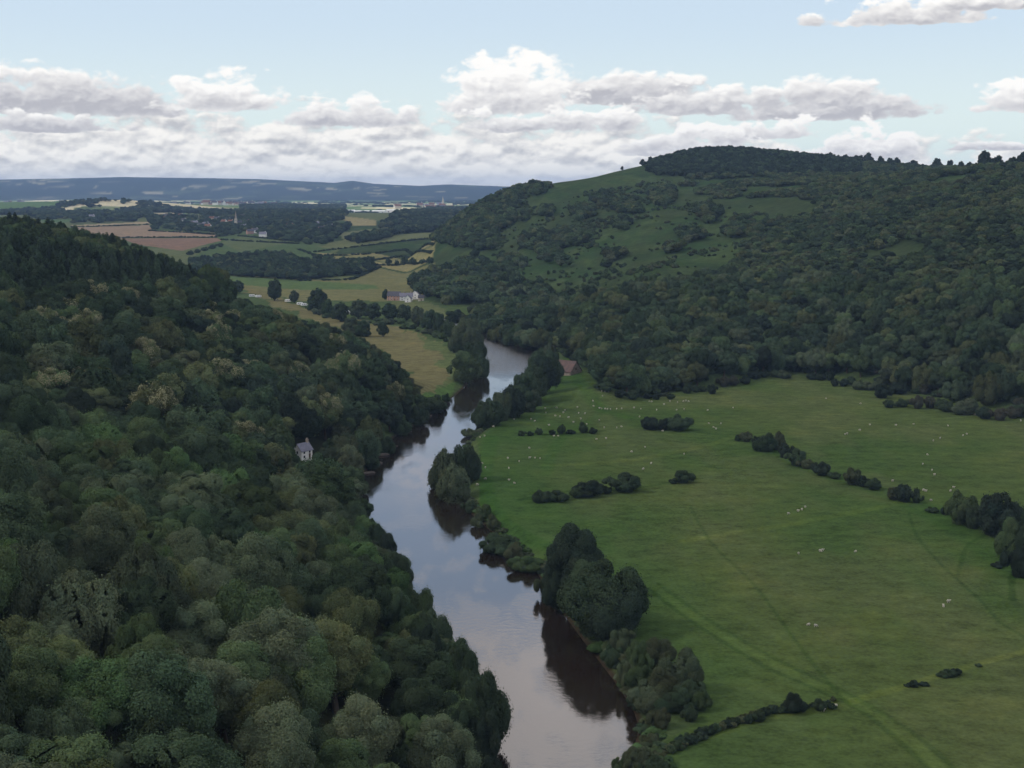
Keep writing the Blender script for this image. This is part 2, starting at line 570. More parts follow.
def ground_colour(X, Y, Z):
    sh = X.shape + (3,)
    C = np.empty(sh)
    far = np.array((.055, .075, .038))
    C[:] = far
    n = fbm(X / 420, Y / 420, 21)
    n2 = fbm(X / 140, Y / 200, 22)
    farm = (Y > 1500)
    # the plain: a patchwork of pasture, stubble and plough
    cellx = np.floor(X / 260 + .6 * fbm(X / 700, Y / 700, 41) * 3).astype(np.int64)
    celly = np.floor(Y / 420 + .6 * fbm(X / 700, Y / 700, 43) * 3).astype(np.int64)
    h = hash2(cellx, celly, 5)[..., None]
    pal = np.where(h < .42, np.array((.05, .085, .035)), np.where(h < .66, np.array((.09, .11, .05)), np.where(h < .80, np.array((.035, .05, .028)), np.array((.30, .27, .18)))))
    pal = np.where((Y > 4300)[..., None], pal * (1.5 + .7 * smooth(5200, 6500, Y))[..., None], np.where(h < .5, np.array((.058, .085, .038)), np.array((.082, .098, .046))))  # beyond the nearer fields the crop colours are lightened, painting in sunlight
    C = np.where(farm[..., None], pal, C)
    hills = Y > 12500
    hh = hash2(np.floor(X / 230 + 5 * fbm(X / 800, Y / 800, 51)).astype(np.int64), np.floor(Y / 330 + 5 * fbm(X / 800, Y / 800, 53)).astype(np.int64), 8)[..., None]
    hp = np.where(hh < .62, np.array((.022, .034, .02)), np.where(hh < .84, np.array((.055, .075, .04)), np.array((.26, .24, .16))))
    wood = (np.maximum(smooth(.46, .62, fbm(X / 1500, Y / 1500, 57)), smooth(.52, .6, fbm(X / 240, Y / 420, 59))))[..., None]
    hp = hp * (1 - wood) + np.array((.018, .028, .02)) * wood
    C = np.where(hills[..., None], hp, C)
    # woods' floor on the hills
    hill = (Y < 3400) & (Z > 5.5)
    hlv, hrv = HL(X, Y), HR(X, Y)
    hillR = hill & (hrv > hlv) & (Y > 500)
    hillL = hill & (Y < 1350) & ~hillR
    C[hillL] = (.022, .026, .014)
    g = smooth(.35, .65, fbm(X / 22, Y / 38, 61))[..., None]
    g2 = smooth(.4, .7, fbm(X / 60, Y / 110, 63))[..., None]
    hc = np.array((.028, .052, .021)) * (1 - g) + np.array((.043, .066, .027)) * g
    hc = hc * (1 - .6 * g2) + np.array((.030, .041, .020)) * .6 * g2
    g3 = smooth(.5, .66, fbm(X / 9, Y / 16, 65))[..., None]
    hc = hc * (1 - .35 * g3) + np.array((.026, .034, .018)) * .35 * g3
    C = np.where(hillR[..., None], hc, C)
    low = (Y < 1500) & (Z <= 5.5)
    C[low] = (.05, .075, .03)
    for px, c in FIELDS:
        poly = wpoly(px)
        P = np.array(poly)
        b = (X > P[:, 0].min() - 1) & (X < P[:, 0].max() + 1) & (Y > P[:, 1].min() - 1) & (Y < P[:, 1].max() + 1)
        ii = np.where(b)
        jj = np.where(Y[ii] < 1650, 26.0, 0.0)
        k = inpoly(poly, X[ii] + jj * (fbm(X[ii] / 16, Y[ii] / 30, 81) - .5), Y[ii] + 1.6 * jj * (fbm(X[ii] / 16, Y[ii] / 30, 83) - .5))
        C[ii[0][k], ii[1][k]] = np.array(c)
    mead = inpoly(wpoly(MEADOW_PX), X, Y) & (Z < 9)
    g = smooth(.3, .7, fbm(X / 70, Y / 70, 71))[..., None]
    gg = smooth(.45, .7, fbm(X / 25, Y / 60, 72))[..., None]
    mc = np.array((.041, .070, .021)) * (1 - g) + np.array((.055, .078, .0255)) * g
    mc = mc * (1 - gg * .3) + np.array((.064, .070, .033)) * gg * .4
    br = dist_line([tuple(p) for p in RB], X[mead], Y[mead])
    lush = (1 - smooth(12, 60, br))[..., None]
    C[mead] = mc[mead] * (1 - .6 * lush) + np.array((.033, .070, .020)) * .6 * lush
    for px, hw, fac in TRACKS:
        ln = [tuple(p) for p in spline([pick(u, v)[:2] for u, v in px], 4)]
        P = np.array(ln)
        b = np.where((X > P[:, 0].min() - 9) & (X < P[:, 0].max() + 9) & (Y > P[:, 1].min() - 9) & (Y < P[:, 1].max() + 9) & mead)
        if len(b[0]) == 0:
            continue
        wob = 1.2 * (fbm(X[b] / 9, Y[b] / 9, 77) - .5)
        d = np.abs(dist_line(ln, X[b], Y[b]) + wob * min(hw, 1))
        k = (1 - smooth(hw, hw * 2.1 + .3, d))[:, None] * .85
        C[b] = C[b] * (1 - k) + C[b] * np.array(fac) * k
    # river bed and muddy banks
    nb = np.where((Y < 1500) & (Y > 60) & (np.abs(X) < 260))
    d = dist_line(RIVER, X[nb], Y[nb], True) * np.where(inpoly(RIVER, X[nb], Y[nb]), -1, 1)
    k = (1 - smooth(.2, 1.4, d))[:, None]
    C[nb] = C[nb] * (1 - k) + np.array((.034, .026, .018)) * k
    return C


#@@RIVER
def build_river():
    m, nt, ns, lk = mat('river_water')
    tc = N(nt, 'ShaderNodeTexCoord')
    p = N(nt, 'ShaderNodeBsdfPrincipled')
    p.inputs['Roughness'].default_value = .05
    p.inputs['IOR'].default_value = 2.15
    n = NOISE(nt, tc.outputs['Object'], .02, 3, .5)
    lk.new(MIX(nt, MR(nt, n, .35, .65), (.012, .008, .006), (.018, .012, .009)), p.inputs['Base Color'])
    w1 = NOISE(nt, tc.outputs['Object'], .55, 5, .6)
    w2 = NOISE(nt, VM(nt, 'MULTIPLY', tc.outputs['Object'], (.12, .035, 1)).outputs[0], 1.0, 3, .5)
    # livelier water over the shallows at the far bend
    sep = N(nt, 'ShaderNodeSeparateXYZ')
    lk.new(tc.outputs['Object'], sep.inputs[0])
    riff = MR(nt, sep.outputs[1], 880, 960, 0, 1)
    patch = MR(nt, w2, .45, .62, .25, 1.0)
    st = M(nt, 'ADD', M(nt, 'MULTIPLY', patch, .075), M(nt, 'MULTIPLY', riff, .5))
    b = N(nt, 'ShaderNodeBump')
    b.inputs['Distance'].default_value = 1.0
    lk.new(st, b.inputs['Strength'])
    lk.new(w1, b.inputs['Height'])
    lk.new(b.outputs[0], p.inputs['Normal'])
    out(nt, p.outputs[0])
    n = min(len(LB), len(RB))

    def resample(P, k=90):
        P = np.array(P)
        s = np.concatenate([[0], np.cumsum(np.linalg.norm(np.diff(P, axis=0), axis=1))])
        t = np.linspace(0, s[-1], k)
        return np.stack([np.interp(t, s, P[:, 0]), np.interp(t, s, P[:, 1])], 1)
    A = np.array(LB[:45]); n = min(len(LB), len(RB))
    A, B = np.array(LB[:n]), np.array(RB[:n])
    # widen a little so that the water runs in under both banks
    V, fs = [], []
    for a, b_ in zip(A, B):
        d = (b_ - a) / (np.linalg.norm(b_ - a) + 1e-6)
        V += [(*(a - d * 7), 0), (*(b_ + d * 7), 0)]
    for i in range(n - 1):
        fs.append((2 * i, 2 * i + 1, 2 * i + 3, 2 * i + 2))
    e = len(V)
    # the last stretch of the longer bank
    me = mesh_np('river', V, fs, mats=[m])
    o = obj_from('river', me)
    o['kind'] = 'structure'


#@@SKY
SUN_AZ, SUN_EL = math.radians(-100), math.radians(42)     # azimuth from straight ahead, towards the right positive


def build_sky():
    w = bpy.data.worlds.new('World')
    scene.world = w
    w.use_nodes = True
    nt = w.node_tree
    nt.nodes.clear()
    lk = nt.links
    tc = N(nt, 'ShaderNodeTexCoord')
    dirv = tc.outputs['Generated']
    sep = N(nt, 'ShaderNodeSeparateXYZ')
    lk.new(dirv, sep.inputs[0])
    x, y, z = sep.outputs
    az = M(nt, 'MULTIPLY', M(nt, 'ARCTAN2', x, y), 180 / PI)
    el = M(nt, 'MULTIPLY', M(nt, 'ARCSINE', z), 180 / PI)
    sky = N(nt, 'ShaderNodeTexSky', sky_type='NISHITA')
    sky.sun_disc = False
    sky.sun_elevation = SUN_EL
    sky.sun_rotation = SUN_AZ
    sky.air_density = 1.0
    sky.dust_density = 2.0
    sky.ozone_density = 1.0
    # all cloud colours below are divided by the Background strength
    S = .12
    blue = MIX(nt, 1.0, sky.outputs[0], (1, 1, 1), 'MULTIPLY')
    # thin high veil that pales the blue, greenish white low down
    veil = MR(nt, el, 0, 22, .94, .80, 'LINEAR')
    vcol = MIX(nt, MR(nt, el, 1.5, 7.5), (.86 / S, .985 / S, .95 / S), (.66 / S, .805 / S, .94 / S))
    vcol = MIX(nt, M(nt, 'MULTIPLY', MR(nt, el, 8, 10), MR(nt, el, 16, 24, 1, .3)), vcol, (.58 / S, .74 / S, 1.0 / S))
    col = MIX(nt, veil, blue, vcol)
    ae = N(nt, 'ShaderNodeCombineXYZ')
    lk.new(az, ae.inputs[0])
    lk.new(el, ae.inputs[1])
    AE = ae.outputs[0]
    big = NOISE(nt, VM(nt, 'MULTIPLY', AE, (.55, 1.1, 1)).outputs[0], 1.0, 5, .54, '2D')
    bigu = NOISE(nt, VM(nt, 'MULTIPLY', VM(nt, 'ADD', AE, (-.12, .22, 0)).outputs[0], (.55, 1.1, 1)).outputs[0], 1.0, 5, .54, '2D')
    fine = NOISE(nt, VM(nt, 'MULTIPLY', AE, (1.7, 3.0, 1)).outputs[0], 1.0, 5, .6, '2D')
    relief = M(nt, 'MULTIPLY', M(nt, 'SUBTRACT', big, bigu), 2.6)      # billows: lit above and to the left
    def billow(off):
        n = N(nt, 'ShaderNodeTexVoronoi', voronoi_dimensions='2D', feature='SMOOTH_F1', normalize=True)
        lk.new(VM(nt, 'MULTIPLY', VM(nt, 'ADD', AEw, off).outputs[0], (.85, 1.5, 1)).outputs[0], n.inputs['Vector'])
        n.inputs['Scale'].default_value = 1.0
        n.inputs['Detail'].default_value = 2.0
        n.inputs['Roughness'].default_value = .5
        n.inputs['Smoothness'].default_value = .25
        return M(nt, 'SUBTRACT', 1.0, M(nt, 'MULTIPLY', n.outputs['Distance'], 1.5))
    wn = N(nt, 'ShaderNodeTexNoise', noise_dimensions='2D')
    wn.inputs['Scale'].default_value = 1.1
    wn.inputs['Detail'].default_value = 3
    lk.new(AE, wn.inputs['Vector'])
    AEw = VM(nt, 'ADD', AE, VM(nt, 'SCALE', VM(nt, 'SUBTRACT', wn.outputs['Color'], (.5, .5, .5)).outputs[0], .55).outputs[0]).outputs[0]
    bil = billow((0, 0, 0))
    bilu = billow((-.10, .13, 0))
    relief = M(nt, 'ADD', M(nt, 'MULTIPLY', relief, .5), M(nt, 'MULTIPLY', M(nt, 'SUBTRACT', bil, bilu), .9))
    white = (1.08 / S, 1.06 / S, 1.02 / S)
    grey = (.53 / S, .525 / S, .555 / S)

    # low broken stratocumulus on the horizon
    lowv = VM(nt, 'MULTIPLY', AE, (.55, 1.15, 1)).outputs[0]
    ln = NOISE(nt, lowv, 1.0, 5, .55, '2D')
    lnu = NOISE(nt, VM(nt, 'ADD', lowv, (-.03, .22, 0)).outputs[0], 1.0, 5, .55, '2D')
    cover = M(nt, 'MULTIPLY', M(nt, 'ADD', MR(nt, el, 1.5, 3.3, .30, -.10, 'LINEAR'), MR(nt, el, 3.6, 4.6, 0, -.5, 'LINEAR')), 1.0)
    right = MR(nt, az, 4, 13, 0, .24)
    dens = M(nt, 'SUBTRACT', M(nt, 'ADD', M(nt, 'ADD', M(nt, 'MULTIPLY', ln, .75), M(nt, 'MULTIPLY', bil, .25)), cover), right)
    la = MR(nt, dens, .44, .60, 0, 1)
    lt = M(nt, 'ADD', M(nt, 'ADD', M(nt, 'MULTIPLY', M(nt, 'SUBTRACT', ln, lnu), 2.6), M(nt, 'MULTIPLY', relief, .8)), MR(nt, el, 0, 3.2, .80, .55, 'LINEAR'), clamp=True)
    lcol = MIX(nt, lt, (.58 / S, .575 / S, .59 / S), (1.10 / S, 1.06 / S, .99 / S))
    col = MIX(nt, M(nt, 'MULTIPLY', la, .95), col, lcol)
    # hazy glow at the very horizon
    col = MIX(nt, MR(nt, el, 1.6, -.2, 0, .6), col, (.96 / S, .945 / S, .89 / S))

    def angles(u, v):
        dx, dy, dz = ray(u, v)
        return math.degrees(math.atan2(dx, dy)), math.degrees(math.atan2(dz, math.hypot(dx, dy)))
    px = math.degrees(1 / F)
    #        u    base   w    h   edge-noise  white bias
    blobs = [(30, 108, 190, 45, .75, -.22), (222, 105, 75, 37, .9, .25), (20, 128, 120, 20, 1.2, -.2), (345, 122, 80, 30, 1.4, .08),
             (630, 99, 125, 32, .8, -.10), (512, 106, 88, 60, .9, .32), (715, 110, 95, 30, .9, -.05), (820, 114, 125, 40, .75, -.14),
             (560, 128, 110, 24, 2.0, .1), (860, 152, 60, 32, 1.8, .30), (785, 136, 62, 20, 1.9, .2), (690, 150, 80, 30, 2, .1), (1012, 108, 44, 28, 1.5, .25), (985, 149, 55, 9, 1.8, 0),
             (905, 20, 105, 26, 1.9, .1), (1010, 6, 80, 20, 1.9, .1)]
    for u, vb, wd, h, amp, bias in blobs:
        a0, e0 = angles(u, vb)
        q = VM(nt, 'SUBTRACT', AE, (a0, e0, 0)).outputs[0]
        s2 = N(nt, 'ShaderNodeSeparateXYZ')
        lk.new(q, s2.inputs[0])
        ex = M(nt, 'MULTIPLY', s2.outputs[0], 1 / (wd * px))
        up = M(nt, 'MULTIPLY', s2.outputs[1], 1 / (h * px))
        dn = M(nt, 'MULTIPLY', s2.outputs[1], -1 / (h * px * .22))
        ey = M(nt, 'MAXIMUM', up, dn)
        r2 = M(nt, 'ADD', M(nt, 'MULTIPLY', ex, ex), M(nt, 'MULTIPLY', ey, ey))
        dd = M(nt, 'ADD', M(nt, 'SUBTRACT', .80, r2), M(nt, 'MULTIPLY_ADD', big, amp * 1.5, -amp * .75))
        dd = M(nt, 'ADD', dd, M(nt, 'ADD', M(nt, 'MULTIPLY_ADD', fine, .35, -.175), M(nt, 'MULTIPLY_ADD', bil, .9, -.50)))
        al = MR(nt, dd, 0, .38, 0, 1)
        t = M(nt, 'ADD', M(nt, 'MULTIPLY_ADD', up, .95, .12 + bias), relief, clamp=True)
        edge = MR(nt, dd, .15, .75, .25, 0)
        t = M(nt, 'ADD', t, edge, clamp=True)
        c = MIX(nt, t, grey, white)
        col = MIX(nt, al, col, c)
    # the rest of the sky overhead: a broken deck with a blue gap above the far river bend
    zz = M(nt, 'MAXIMUM', z, .08)
    pl = N(nt, 'ShaderNodeCombineXYZ')
    lk.new(M(nt, 'DIVIDE', x, zz), pl.inputs[0])
    lk.new(M(nt, 'DIVIDE', y, zz), pl.inputs[1])
    dn_ = NOISE(nt, pl.outputs[0], .9, 5, .55, '2D')
    gap = M(nt, 'MULTIPLY', MR(nt, el, 12.6, 14.0, 0, 1), MR(nt, el, 15.8, 17.4, 1, 0))
    thr = M(nt, 'ADD', M(nt, 'ADD', MR(nt, el, 8.0, 10.5, -.6, -.11), MR(nt, el, 16.5, 19, 0, .22)), M(nt, 'MULTIPLY', gap, -.12))
    da = MR(nt, M(nt, 'ADD', dn_, thr), .46, .62, 0, 1)
    dt = MR(nt, dn_, .4, .75, 1, .35)
    dcol = MIX(nt, dt, (.85 / S, .79 / S, .78 / S), (1.45 / S, 1.33 / S, 1.27 / S))
    dcol = MIX(nt, MR(nt, el, 26, 50), dcol, (.80 / S, .78 / S, .79 / S))
    col = MIX(nt, M(nt, 'MULTIPLY', da, .9), col, dcol)
    bg = N(nt, 'ShaderNodeBackground')
    bg.inputs[1].default_value = S
    lk.new(col, bg.inputs[0])
    o = N(nt, 'ShaderNodeOutputWorld')
    lk.new(bg.outputs[0], o.inputs[0])

    sl = bpy.data.lights.new('sun', 'SUN')
    sl.energy = 1.5
    sl.angle = math.radians(8)
    sl.color = (1, .93, .81)
    so = bpy.data.objects.new('sun', sl)
    COL.objects.link(so)
    so.location = (0, 0, 400)
    from mathutils import Vector
    d = Vector((math.sin(SUN_AZ) * math.cos(SUN_EL), math.cos(SUN_AZ) * math.cos(SUN_EL), math.sin(SUN_EL)))
    so.rotation_euler = d.to_track_quat('Z', 'Y').to_euler()


def build_haze():
    m, nt, ns, lk = mat('haze')
    v = N(nt, 'ShaderNodeVolumePrincipled')
    v.inputs['Color'].default_value = (.42, .62, 1.0, 1)
    v.inputs['Density'].default_value = HAZE
    o = N(nt, 'ShaderNodeOutputMaterial')
    lk.new(v.outputs[0], o.inputs['Volume'])
    x, y0, y1, z0, z1 = 14500, -420, 25500, -7, 330
    V = [(a, b, c) for c in (z0, z1) for b in (y0, y1) for a in (-x, x)]
    fs = [(0, 2, 3, 1), (4, 5, 7, 6), (0, 1, 5, 4), (2, 6, 7, 3), (0, 4, 6, 2), (1, 3, 7, 5)]
    ob = obj_from('haze', mesh_np('haze', V, fs, mats=[m]))
    ob['kind'] = 'stuff'


HAZE = 4.0e-5


def build_camera():
    c = bpy.data.cameras.new('camera')
    o = bpy.data.objects.new('camera', c)
    COL.objects.link(o)
    c.sensor_fit = 'HORIZONTAL'
    c.sensor_width = 36
    c.lens = 36 * F / 1024
    c.clip_start = 1
    c.clip_end = 60000
    o.location = (0, 0, CAMZ)
    o.rotation_euler = (PI / 2 - PITCH, 0, 0)
    scene.camera = o
    vs = scene.view_settings
    vs.view_transform = 'Standard'
    vs.look = 'None'
    vs.exposure = 0
    vs.gamma = 1
    cy = scene.cycles
    cy.use_denoising = True
    try:
        cy.denoiser = 'OPENIMAGEDENOISE'
    except Exception:
        pass
    cy.max_bounces = 6
    cy.diffuse_bounces = 3
    cy.glossy_bounces = 2
    cy.transmission_bounces = 2
    cy.volume_bounces = 0
    cy.transparent_max_bounces = 4
    cy.use_adaptive_sampling = True
    cy.adaptive_threshold = .02


build_camera()
build_sky()
build_terrain()
build_river()
build_haze()
# ------------------------------------------------------------------ plant meshes
def quads(P, Nn, size, r, zs=1.0, asp=.62):
    n = len(P)
    t = r.normal(size=(n, 3))
    t -= Nn * (t * Nn).sum(1, keepdims=True)
    t /= np.linalg.norm(t, axis=1, keepdims=True) + 1e-9
    b = np.cross(Nn, t)
    s = (size * r.uniform(.65, 1.35, n))[:, None]
    V = np.stack([P + t * s, P + b * s * asp, P - t * s, P - b * s * asp], 1)
    return V


def crown_data(seed, n, leaf, nl=26, bush=False, open_=0.0, tall=1.0):
    r = np.random.default_rng(seed)
    C, Rr = [np.array((0, 0, 0.05)), np.array((0, 0, -.25))], [.62, .5]
    k0 = r.uniform(0, 6.28)
    ph = r.uniform(0, 6.28, 3)
    for i in range(nl):
        s = r.uniform(-.45, 1.0) if not bush else r.uniform(-.1, 1)
        a = k0 + i * 2.39996 + r.normal() * .25
        c = math.sqrt(max(0, 1 - s * s))
        out_ = (1 + .16 * math.sin(a + ph[0]) + .12 * math.sin(2 * a + ph[1]))
        d = np.array((c * math.cos(a) * out_, c * math.sin(a) * out_, s * tall))
        q = r.uniform(.55, .90) * (1 if s > 0 else .92)
        C.append(d * q)
        Rr.append(r.uniform(.19, .38) * (1 - .2 * max(s, 0)))
    C, Rr = np.array(C), np.array(Rr)
    w = Rr ** 2
    m = int(n * 3.2)
    li = r.choice(len(C), m, p=w / w.sum())
    d = r.normal(size=(m, 3))
    d /= np.linalg.norm(d, axis=1, keepdims=True)
    o = C[li] / (np.linalg.norm(C[li], axis=1, keepdims=True) + 1e-6)
    keep = (d * o).sum(1) > -.35
    P = C[li] + d * Rr[li][:, None] * (1.1 - .45 * r.uniform(0, 1, m) ** 1.6 + (r.uniform(0, 1, m) < .10) * r.uniform(.05, .42, m))[:, None]
    D = np.linalg.norm(P[:, None] - C[None], axis=2) / Rr[None]
    D[np.arange(m), li] = 9
    keep &= D.min(1) > .78
    if bush:
        keep &= vnoise(P[:, 0] * 7 + 9 + seed, P[:, 2] * 7 + P[:, 1] * 4, seed) > .2
    if open_ > 0:
        keep &= vnoise(P[:, 0] * 6.5 + 9 + seed, P[:, 2] * 6.5 + P[:, 1] * 5, seed) > open_
    ii = np.where(keep)[0][:n]
    P, d, li = P[ii], d[ii], li[ii]
    Nn = d + .42 * r.normal(size=P.shape) + np.array((0, 0, .30))
    Nn /= np.linalg.norm(Nn, axis=1, keepdims=True)
    lob = r.uniform(.82, 1.2, len(C))
    sh = lob[li] * r.uniform(.84, 1.17, len(P))
    hue = r.normal(0, .05, len(P)) + r.normal(0, .03, len(C))[li]
    S = np.stack([sh * (1 + hue), sh, sh * (1 - hue * .6)], 1)
    V = quads(P, Nn, leaf, r)
    if bush:
        V[..., 2] = .34 + V[..., 2] * .62
        V[..., 2] = np.maximum(V[..., 2], 0.0)
    else:
        V[..., 2] = .585 + .42 * V[..., 2] / tall
    return V, S, (C, Rr, d)


def leaf_mesh(name, V, S, m):
    n = len(V)
    return mesh_np(name, V.reshape(-1, 3), np.arange(n * 4).reshape(n, 4), mats=[m], shade=np.repeat(S, 4, 0))


def tube(path, radii, k=7):
    V, Fc = [], []
    for i, (p, r) in enumerate(zip(path, radii)):
        for j in range(k):
            a = 2 * PI * j / k
            V.append((p[0] + r * math.cos(a), p[1] + r * math.sin(a), p[2]))
    for i in range(len(path) - 1):
        for j in range(k):
            Fc.append((i * k + j, i * k + (j + 1) % k, (i + 1) * k + (j + 1) % k, (i + 1) * k + j))
    return V, Fc


def trunk_mesh(name, seed, top=.62, r0=.075, limbs=6):
    r = np.random.default_rng(seed)
    V, Fc = [], []

    def add(path, rad, k):
        v, f = tube(path, rad, k)
        o = len(V)
        V.extend(v)
        Fc.extend([tuple(i + o for i in q) for q in f])
    bx, by = r.normal(0, .04, 2)
    path = [(0, 0, -.06), (0, 0, .0), (bx, by, .2), (bx * 2, by * 1.5, .42), (bx * 2.4, by * 2.4, top)]
    add(path, [r0 * 1.7, r0 * 1.25, r0, r0 * .7, r0 * .2], 8)
    for i in range(limbs):
        a = i * 2.4 + r.uniform(0, 1)
        z0 = r.uniform(.22, .46)
        L_ = r.uniform(.45, .75)
        t = (z0 - .2) / .3
        p0 = (bx * (1 + t), by * (1 + t * .6), z0)
        add([p0, (p0[0] + math.cos(a) * L_ * .45, p0[1] + math.sin(a) * L_ * .45, z0 + .11), (p0[0] + math.cos(a) * L_, p0[1] + math.sin(a) * L_, z0 + .26)], [r0 * .5, r0 * .32, r0 * .08], 5)
    return mesh_np(name, V, Fc, mats=[MAT['bark']], smooth_=True)


def conifer_data(seed, n, leaf):
    r = np.random.default_rng(seed)
    z = 1 - r.uniform(0, 1, n) ** .62 * .86
    lev = np.round(z * 17) / 17
    nb = 9
    br = r.integers(0, nb, n)
    a = br * 2 * PI / nb + lev * 40 + r.normal(0, .13, n)
    rad = np.minimum((1.02 - z) ** .5, .86) * (.8 + .35 * hash2((lev * 17).astype(np.int64), br, seed)) * 1.05
    t = r.uniform(.15, 1.0, n) ** .7
    zz = lev + .015 - .10 * t * rad + r.normal(0, .008, n)
    P = np.stack([np.cos(a) * rad * t, np.sin(a) * rad * t, zz], 1)
    Nn = np.stack([np.cos(a) * .5, np.sin(a) * .5, np.ones(n)], 1) + .5 * r.normal(size=(n, 3))
    Nn /= np.linalg.norm(Nn, axis=1, keepdims=True)
    V = quads(P, Nn, leaf, r)
    V[..., 2] = P[:, None, 2] + (V[..., 2] - P[:, None, 2]) * .28
    s = r.uniform(.82, 1.2, n)
    return V, np.stack([s, s, s], 1)


AS = {}
NV = 9
LODN = {'near': (62000, .0235), 'mid': (17000, .043), 'far': (2600, .11)}
for lod, (n, lf) in LODN.items():
    for k in range(NV):
        V, S, _ = crown_data(100 + k, n, lf, (20, 30, 16, 36, 24, 28, 22, 30, 18)[k], tall=(1, 1.1, 1.2, .9, 1.05, 1, 1.1, 1.2, 1.1)[k], open_=(0, 0, .22, 0, .2, .15, 0, .18, 0)[k])
        if k >= 7:
            V, S, _ = crown_data(130 + k, n, lf, 30, bush=True, open_=.16)
            V[..., :2] *= (1.06 - .16 * np.clip(V[..., 2], 0, 1) ** 1.6)[..., None]
        elif k == 6:
            V[..., 2] = np.maximum(V[..., 2] * 1.27 - .27, .01)
        AS['broadleaf_tree', lod, k] = leaf_mesh('crown', V, S, MAT['leaf'])
    for k in range(4):
        V, S, _ = crown_data(200 + k, int(n * .75), lf * 1.1, 18, bush=True)
        AS['bush', lod, k] = leaf_mesh('bush_foliage', V, S, MAT['leaf'])
for lod, n, lf in (('near', 9000, .075), ('mid', 5000, .10), ('far', 1800, .17)):
    for k in range(4):
        V, S = conifer_data(300 + k, n, lf)
        AS['conifer_tree', lod, k] = leaf_mesh('crown', V, S, MAT['needle'])
for lod in ('near', 'mid', 'far'):
    n, lf = LODN[lod]
    for k in range(3):
        V, S, (C, Rr, d) = crown_data(400 + k, int(n * .9), lf, 22)
        AS['flowering_tree', lod, k] = leaf_mesh('crown', V, S, MAT['leaf'])
        r = np.random.default_rng(420 + k)
        V2, S2, _ = crown_data(400 + k, int(n * 1.0), lf * .9, 22)
        c = V2.mean(1)
        sel = (c[:, 2] > .70 + .12 * r.uniform(-1, 1, len(c))) & (vnoise(c[:, 0] * 2.2 + 5, c[:, 1] * 2.2 + c[:, 2] * 2, 7 + k) > .40) & (r.uniform(0, 1, len(c)) < .8)
        V2 = V2[sel]
        cc = c[sel][:, None]
        V2 = V2 + (cc - np.array((0, 0, .58))) * .035
        n2 = len(V2)
        AS['blossom', lod, k] = mesh_np('blossom', V2.reshape(-1, 3), np.arange(n2 * 4).reshape(n2, 4), mats=[MAT['blossom']], shade=np.repeat(S2[sel], 4, 0))
TR = [trunk_mesh('trunk', 500 + k) for k in range(4)]
TRC = trunk_mesh('trunk', 510, .9, .05, 0)
STEM = trunk_mesh('stem', 511, .6, .05, 5)
NVAR = {'broadleaf_tree': NV, 'bush': 4, 'conifer_tree': 4, 'flowering_tree': 3}

LEAFGAIN = 1.4
TINTS = {
    'dark green': (.036, .054, .032), 'mid green': (.050, .074, .036), 'olive green': (.066, .080, .040), 'grey green': (.057, .074, .045),
    'yellow green': (.066, .086, .038), 'brown green': (.053, .064, .037), 'blue green': (.034, .054, .031), 'blackish green': (.024, .036, .026),
    'dusty brown': (.050, .052, .040), 'fresh green': (.050, .086, .036),
}
# ------------------------------------------------------------------ where plants stand
PL = []                       # every plant: kind, x, y, z, R, H, colour, variant, yaw, origin


def plant(kind, x, y, R, H, col, where, z=None, named=False, yaw=None):
    PL.append([kind, float(x), float(y), z, float(R), float(H), col, ((6 if where in ('valley', 'skyline') else rnd.randrange(6, 9)) if named and kind == 'broadleaf_tree' else rnd.randrange(NVAR[kind])), rnd.uniform(0, 6.28) if yaw is None else yaw, where, named])


RIVER_SEEN = [(487, 340), (481, 360), (472, 384), (446, 402), (432, 417), (408, 430), (384, 452), (371, 473), (372, 500), (384, 520), (402, 545), (420, 572), (442, 602), (458, 628), (478, 646), (500, 664), (506, 690), (503, 715), (501, 768), (620, 768), (640, 730),
              (600, 680), (570, 640), (552, 600), (545, 572), (505, 552), (470, 525), (452, 503), (436, 490), (438, 460), (470, 440), (492, 408), (525, 380), (540, 352)]
LEFT_MEADOW = [(236, 286), (246, 297), (270, 303), (300, 313), (345, 325), (392, 352), (410, 372), (424, 392), (440, 402), (455, 388), (450, 350), (436, 338), (400, 330), (345, 318), (300, 300), (270, 288)]


def hexgrid(x0, x1, y0, y1, s, jit=.33, r=rng):
    nx, ny = int((x1 - x0) / s) + 1, int((y1 - y0) / (s * .866)) + 1
    X, Y = np.meshgrid(np.arange(nx) * s + x0, np.arange(ny) * s * .866 + y0)
    X = X + (np.arange(ny)[:, None] % 2) * s * .5
    X = X + r.uniform(-jit, jit, X.shape) * s
    Y = Y + r.uniform(-jit, jit, Y.shape) * s
    return X.ravel(), Y.ravel()


def clear_of(u, v, d, R, H, polys):
    """True where a crown of this size would hide a part of the scene that the photograph shows open"""
    rp = R * F / d
    bad = np.zeros(len(u), bool)
    for poly in polys:
        for ax, ay in ((.92, -.62), (-.92, -.62), (.8, -.35), (0, -.55), (.55, -.95), (.98, -.5)):
            bad |= inpoly(poly, u + ax * rp, v + ay * (H * F / d))
    return bad


def hl_hr(x, y):
    return HL(x, y), np.where(y > 300, HR(x, y), -50)


# left wood
CONIF_PX = [(-200, 205), (60, 222), (152, 246), (212, 282), (205, 300), (172, 306), (120, 302), (60, 306), (0, 310), (-200, 310)]


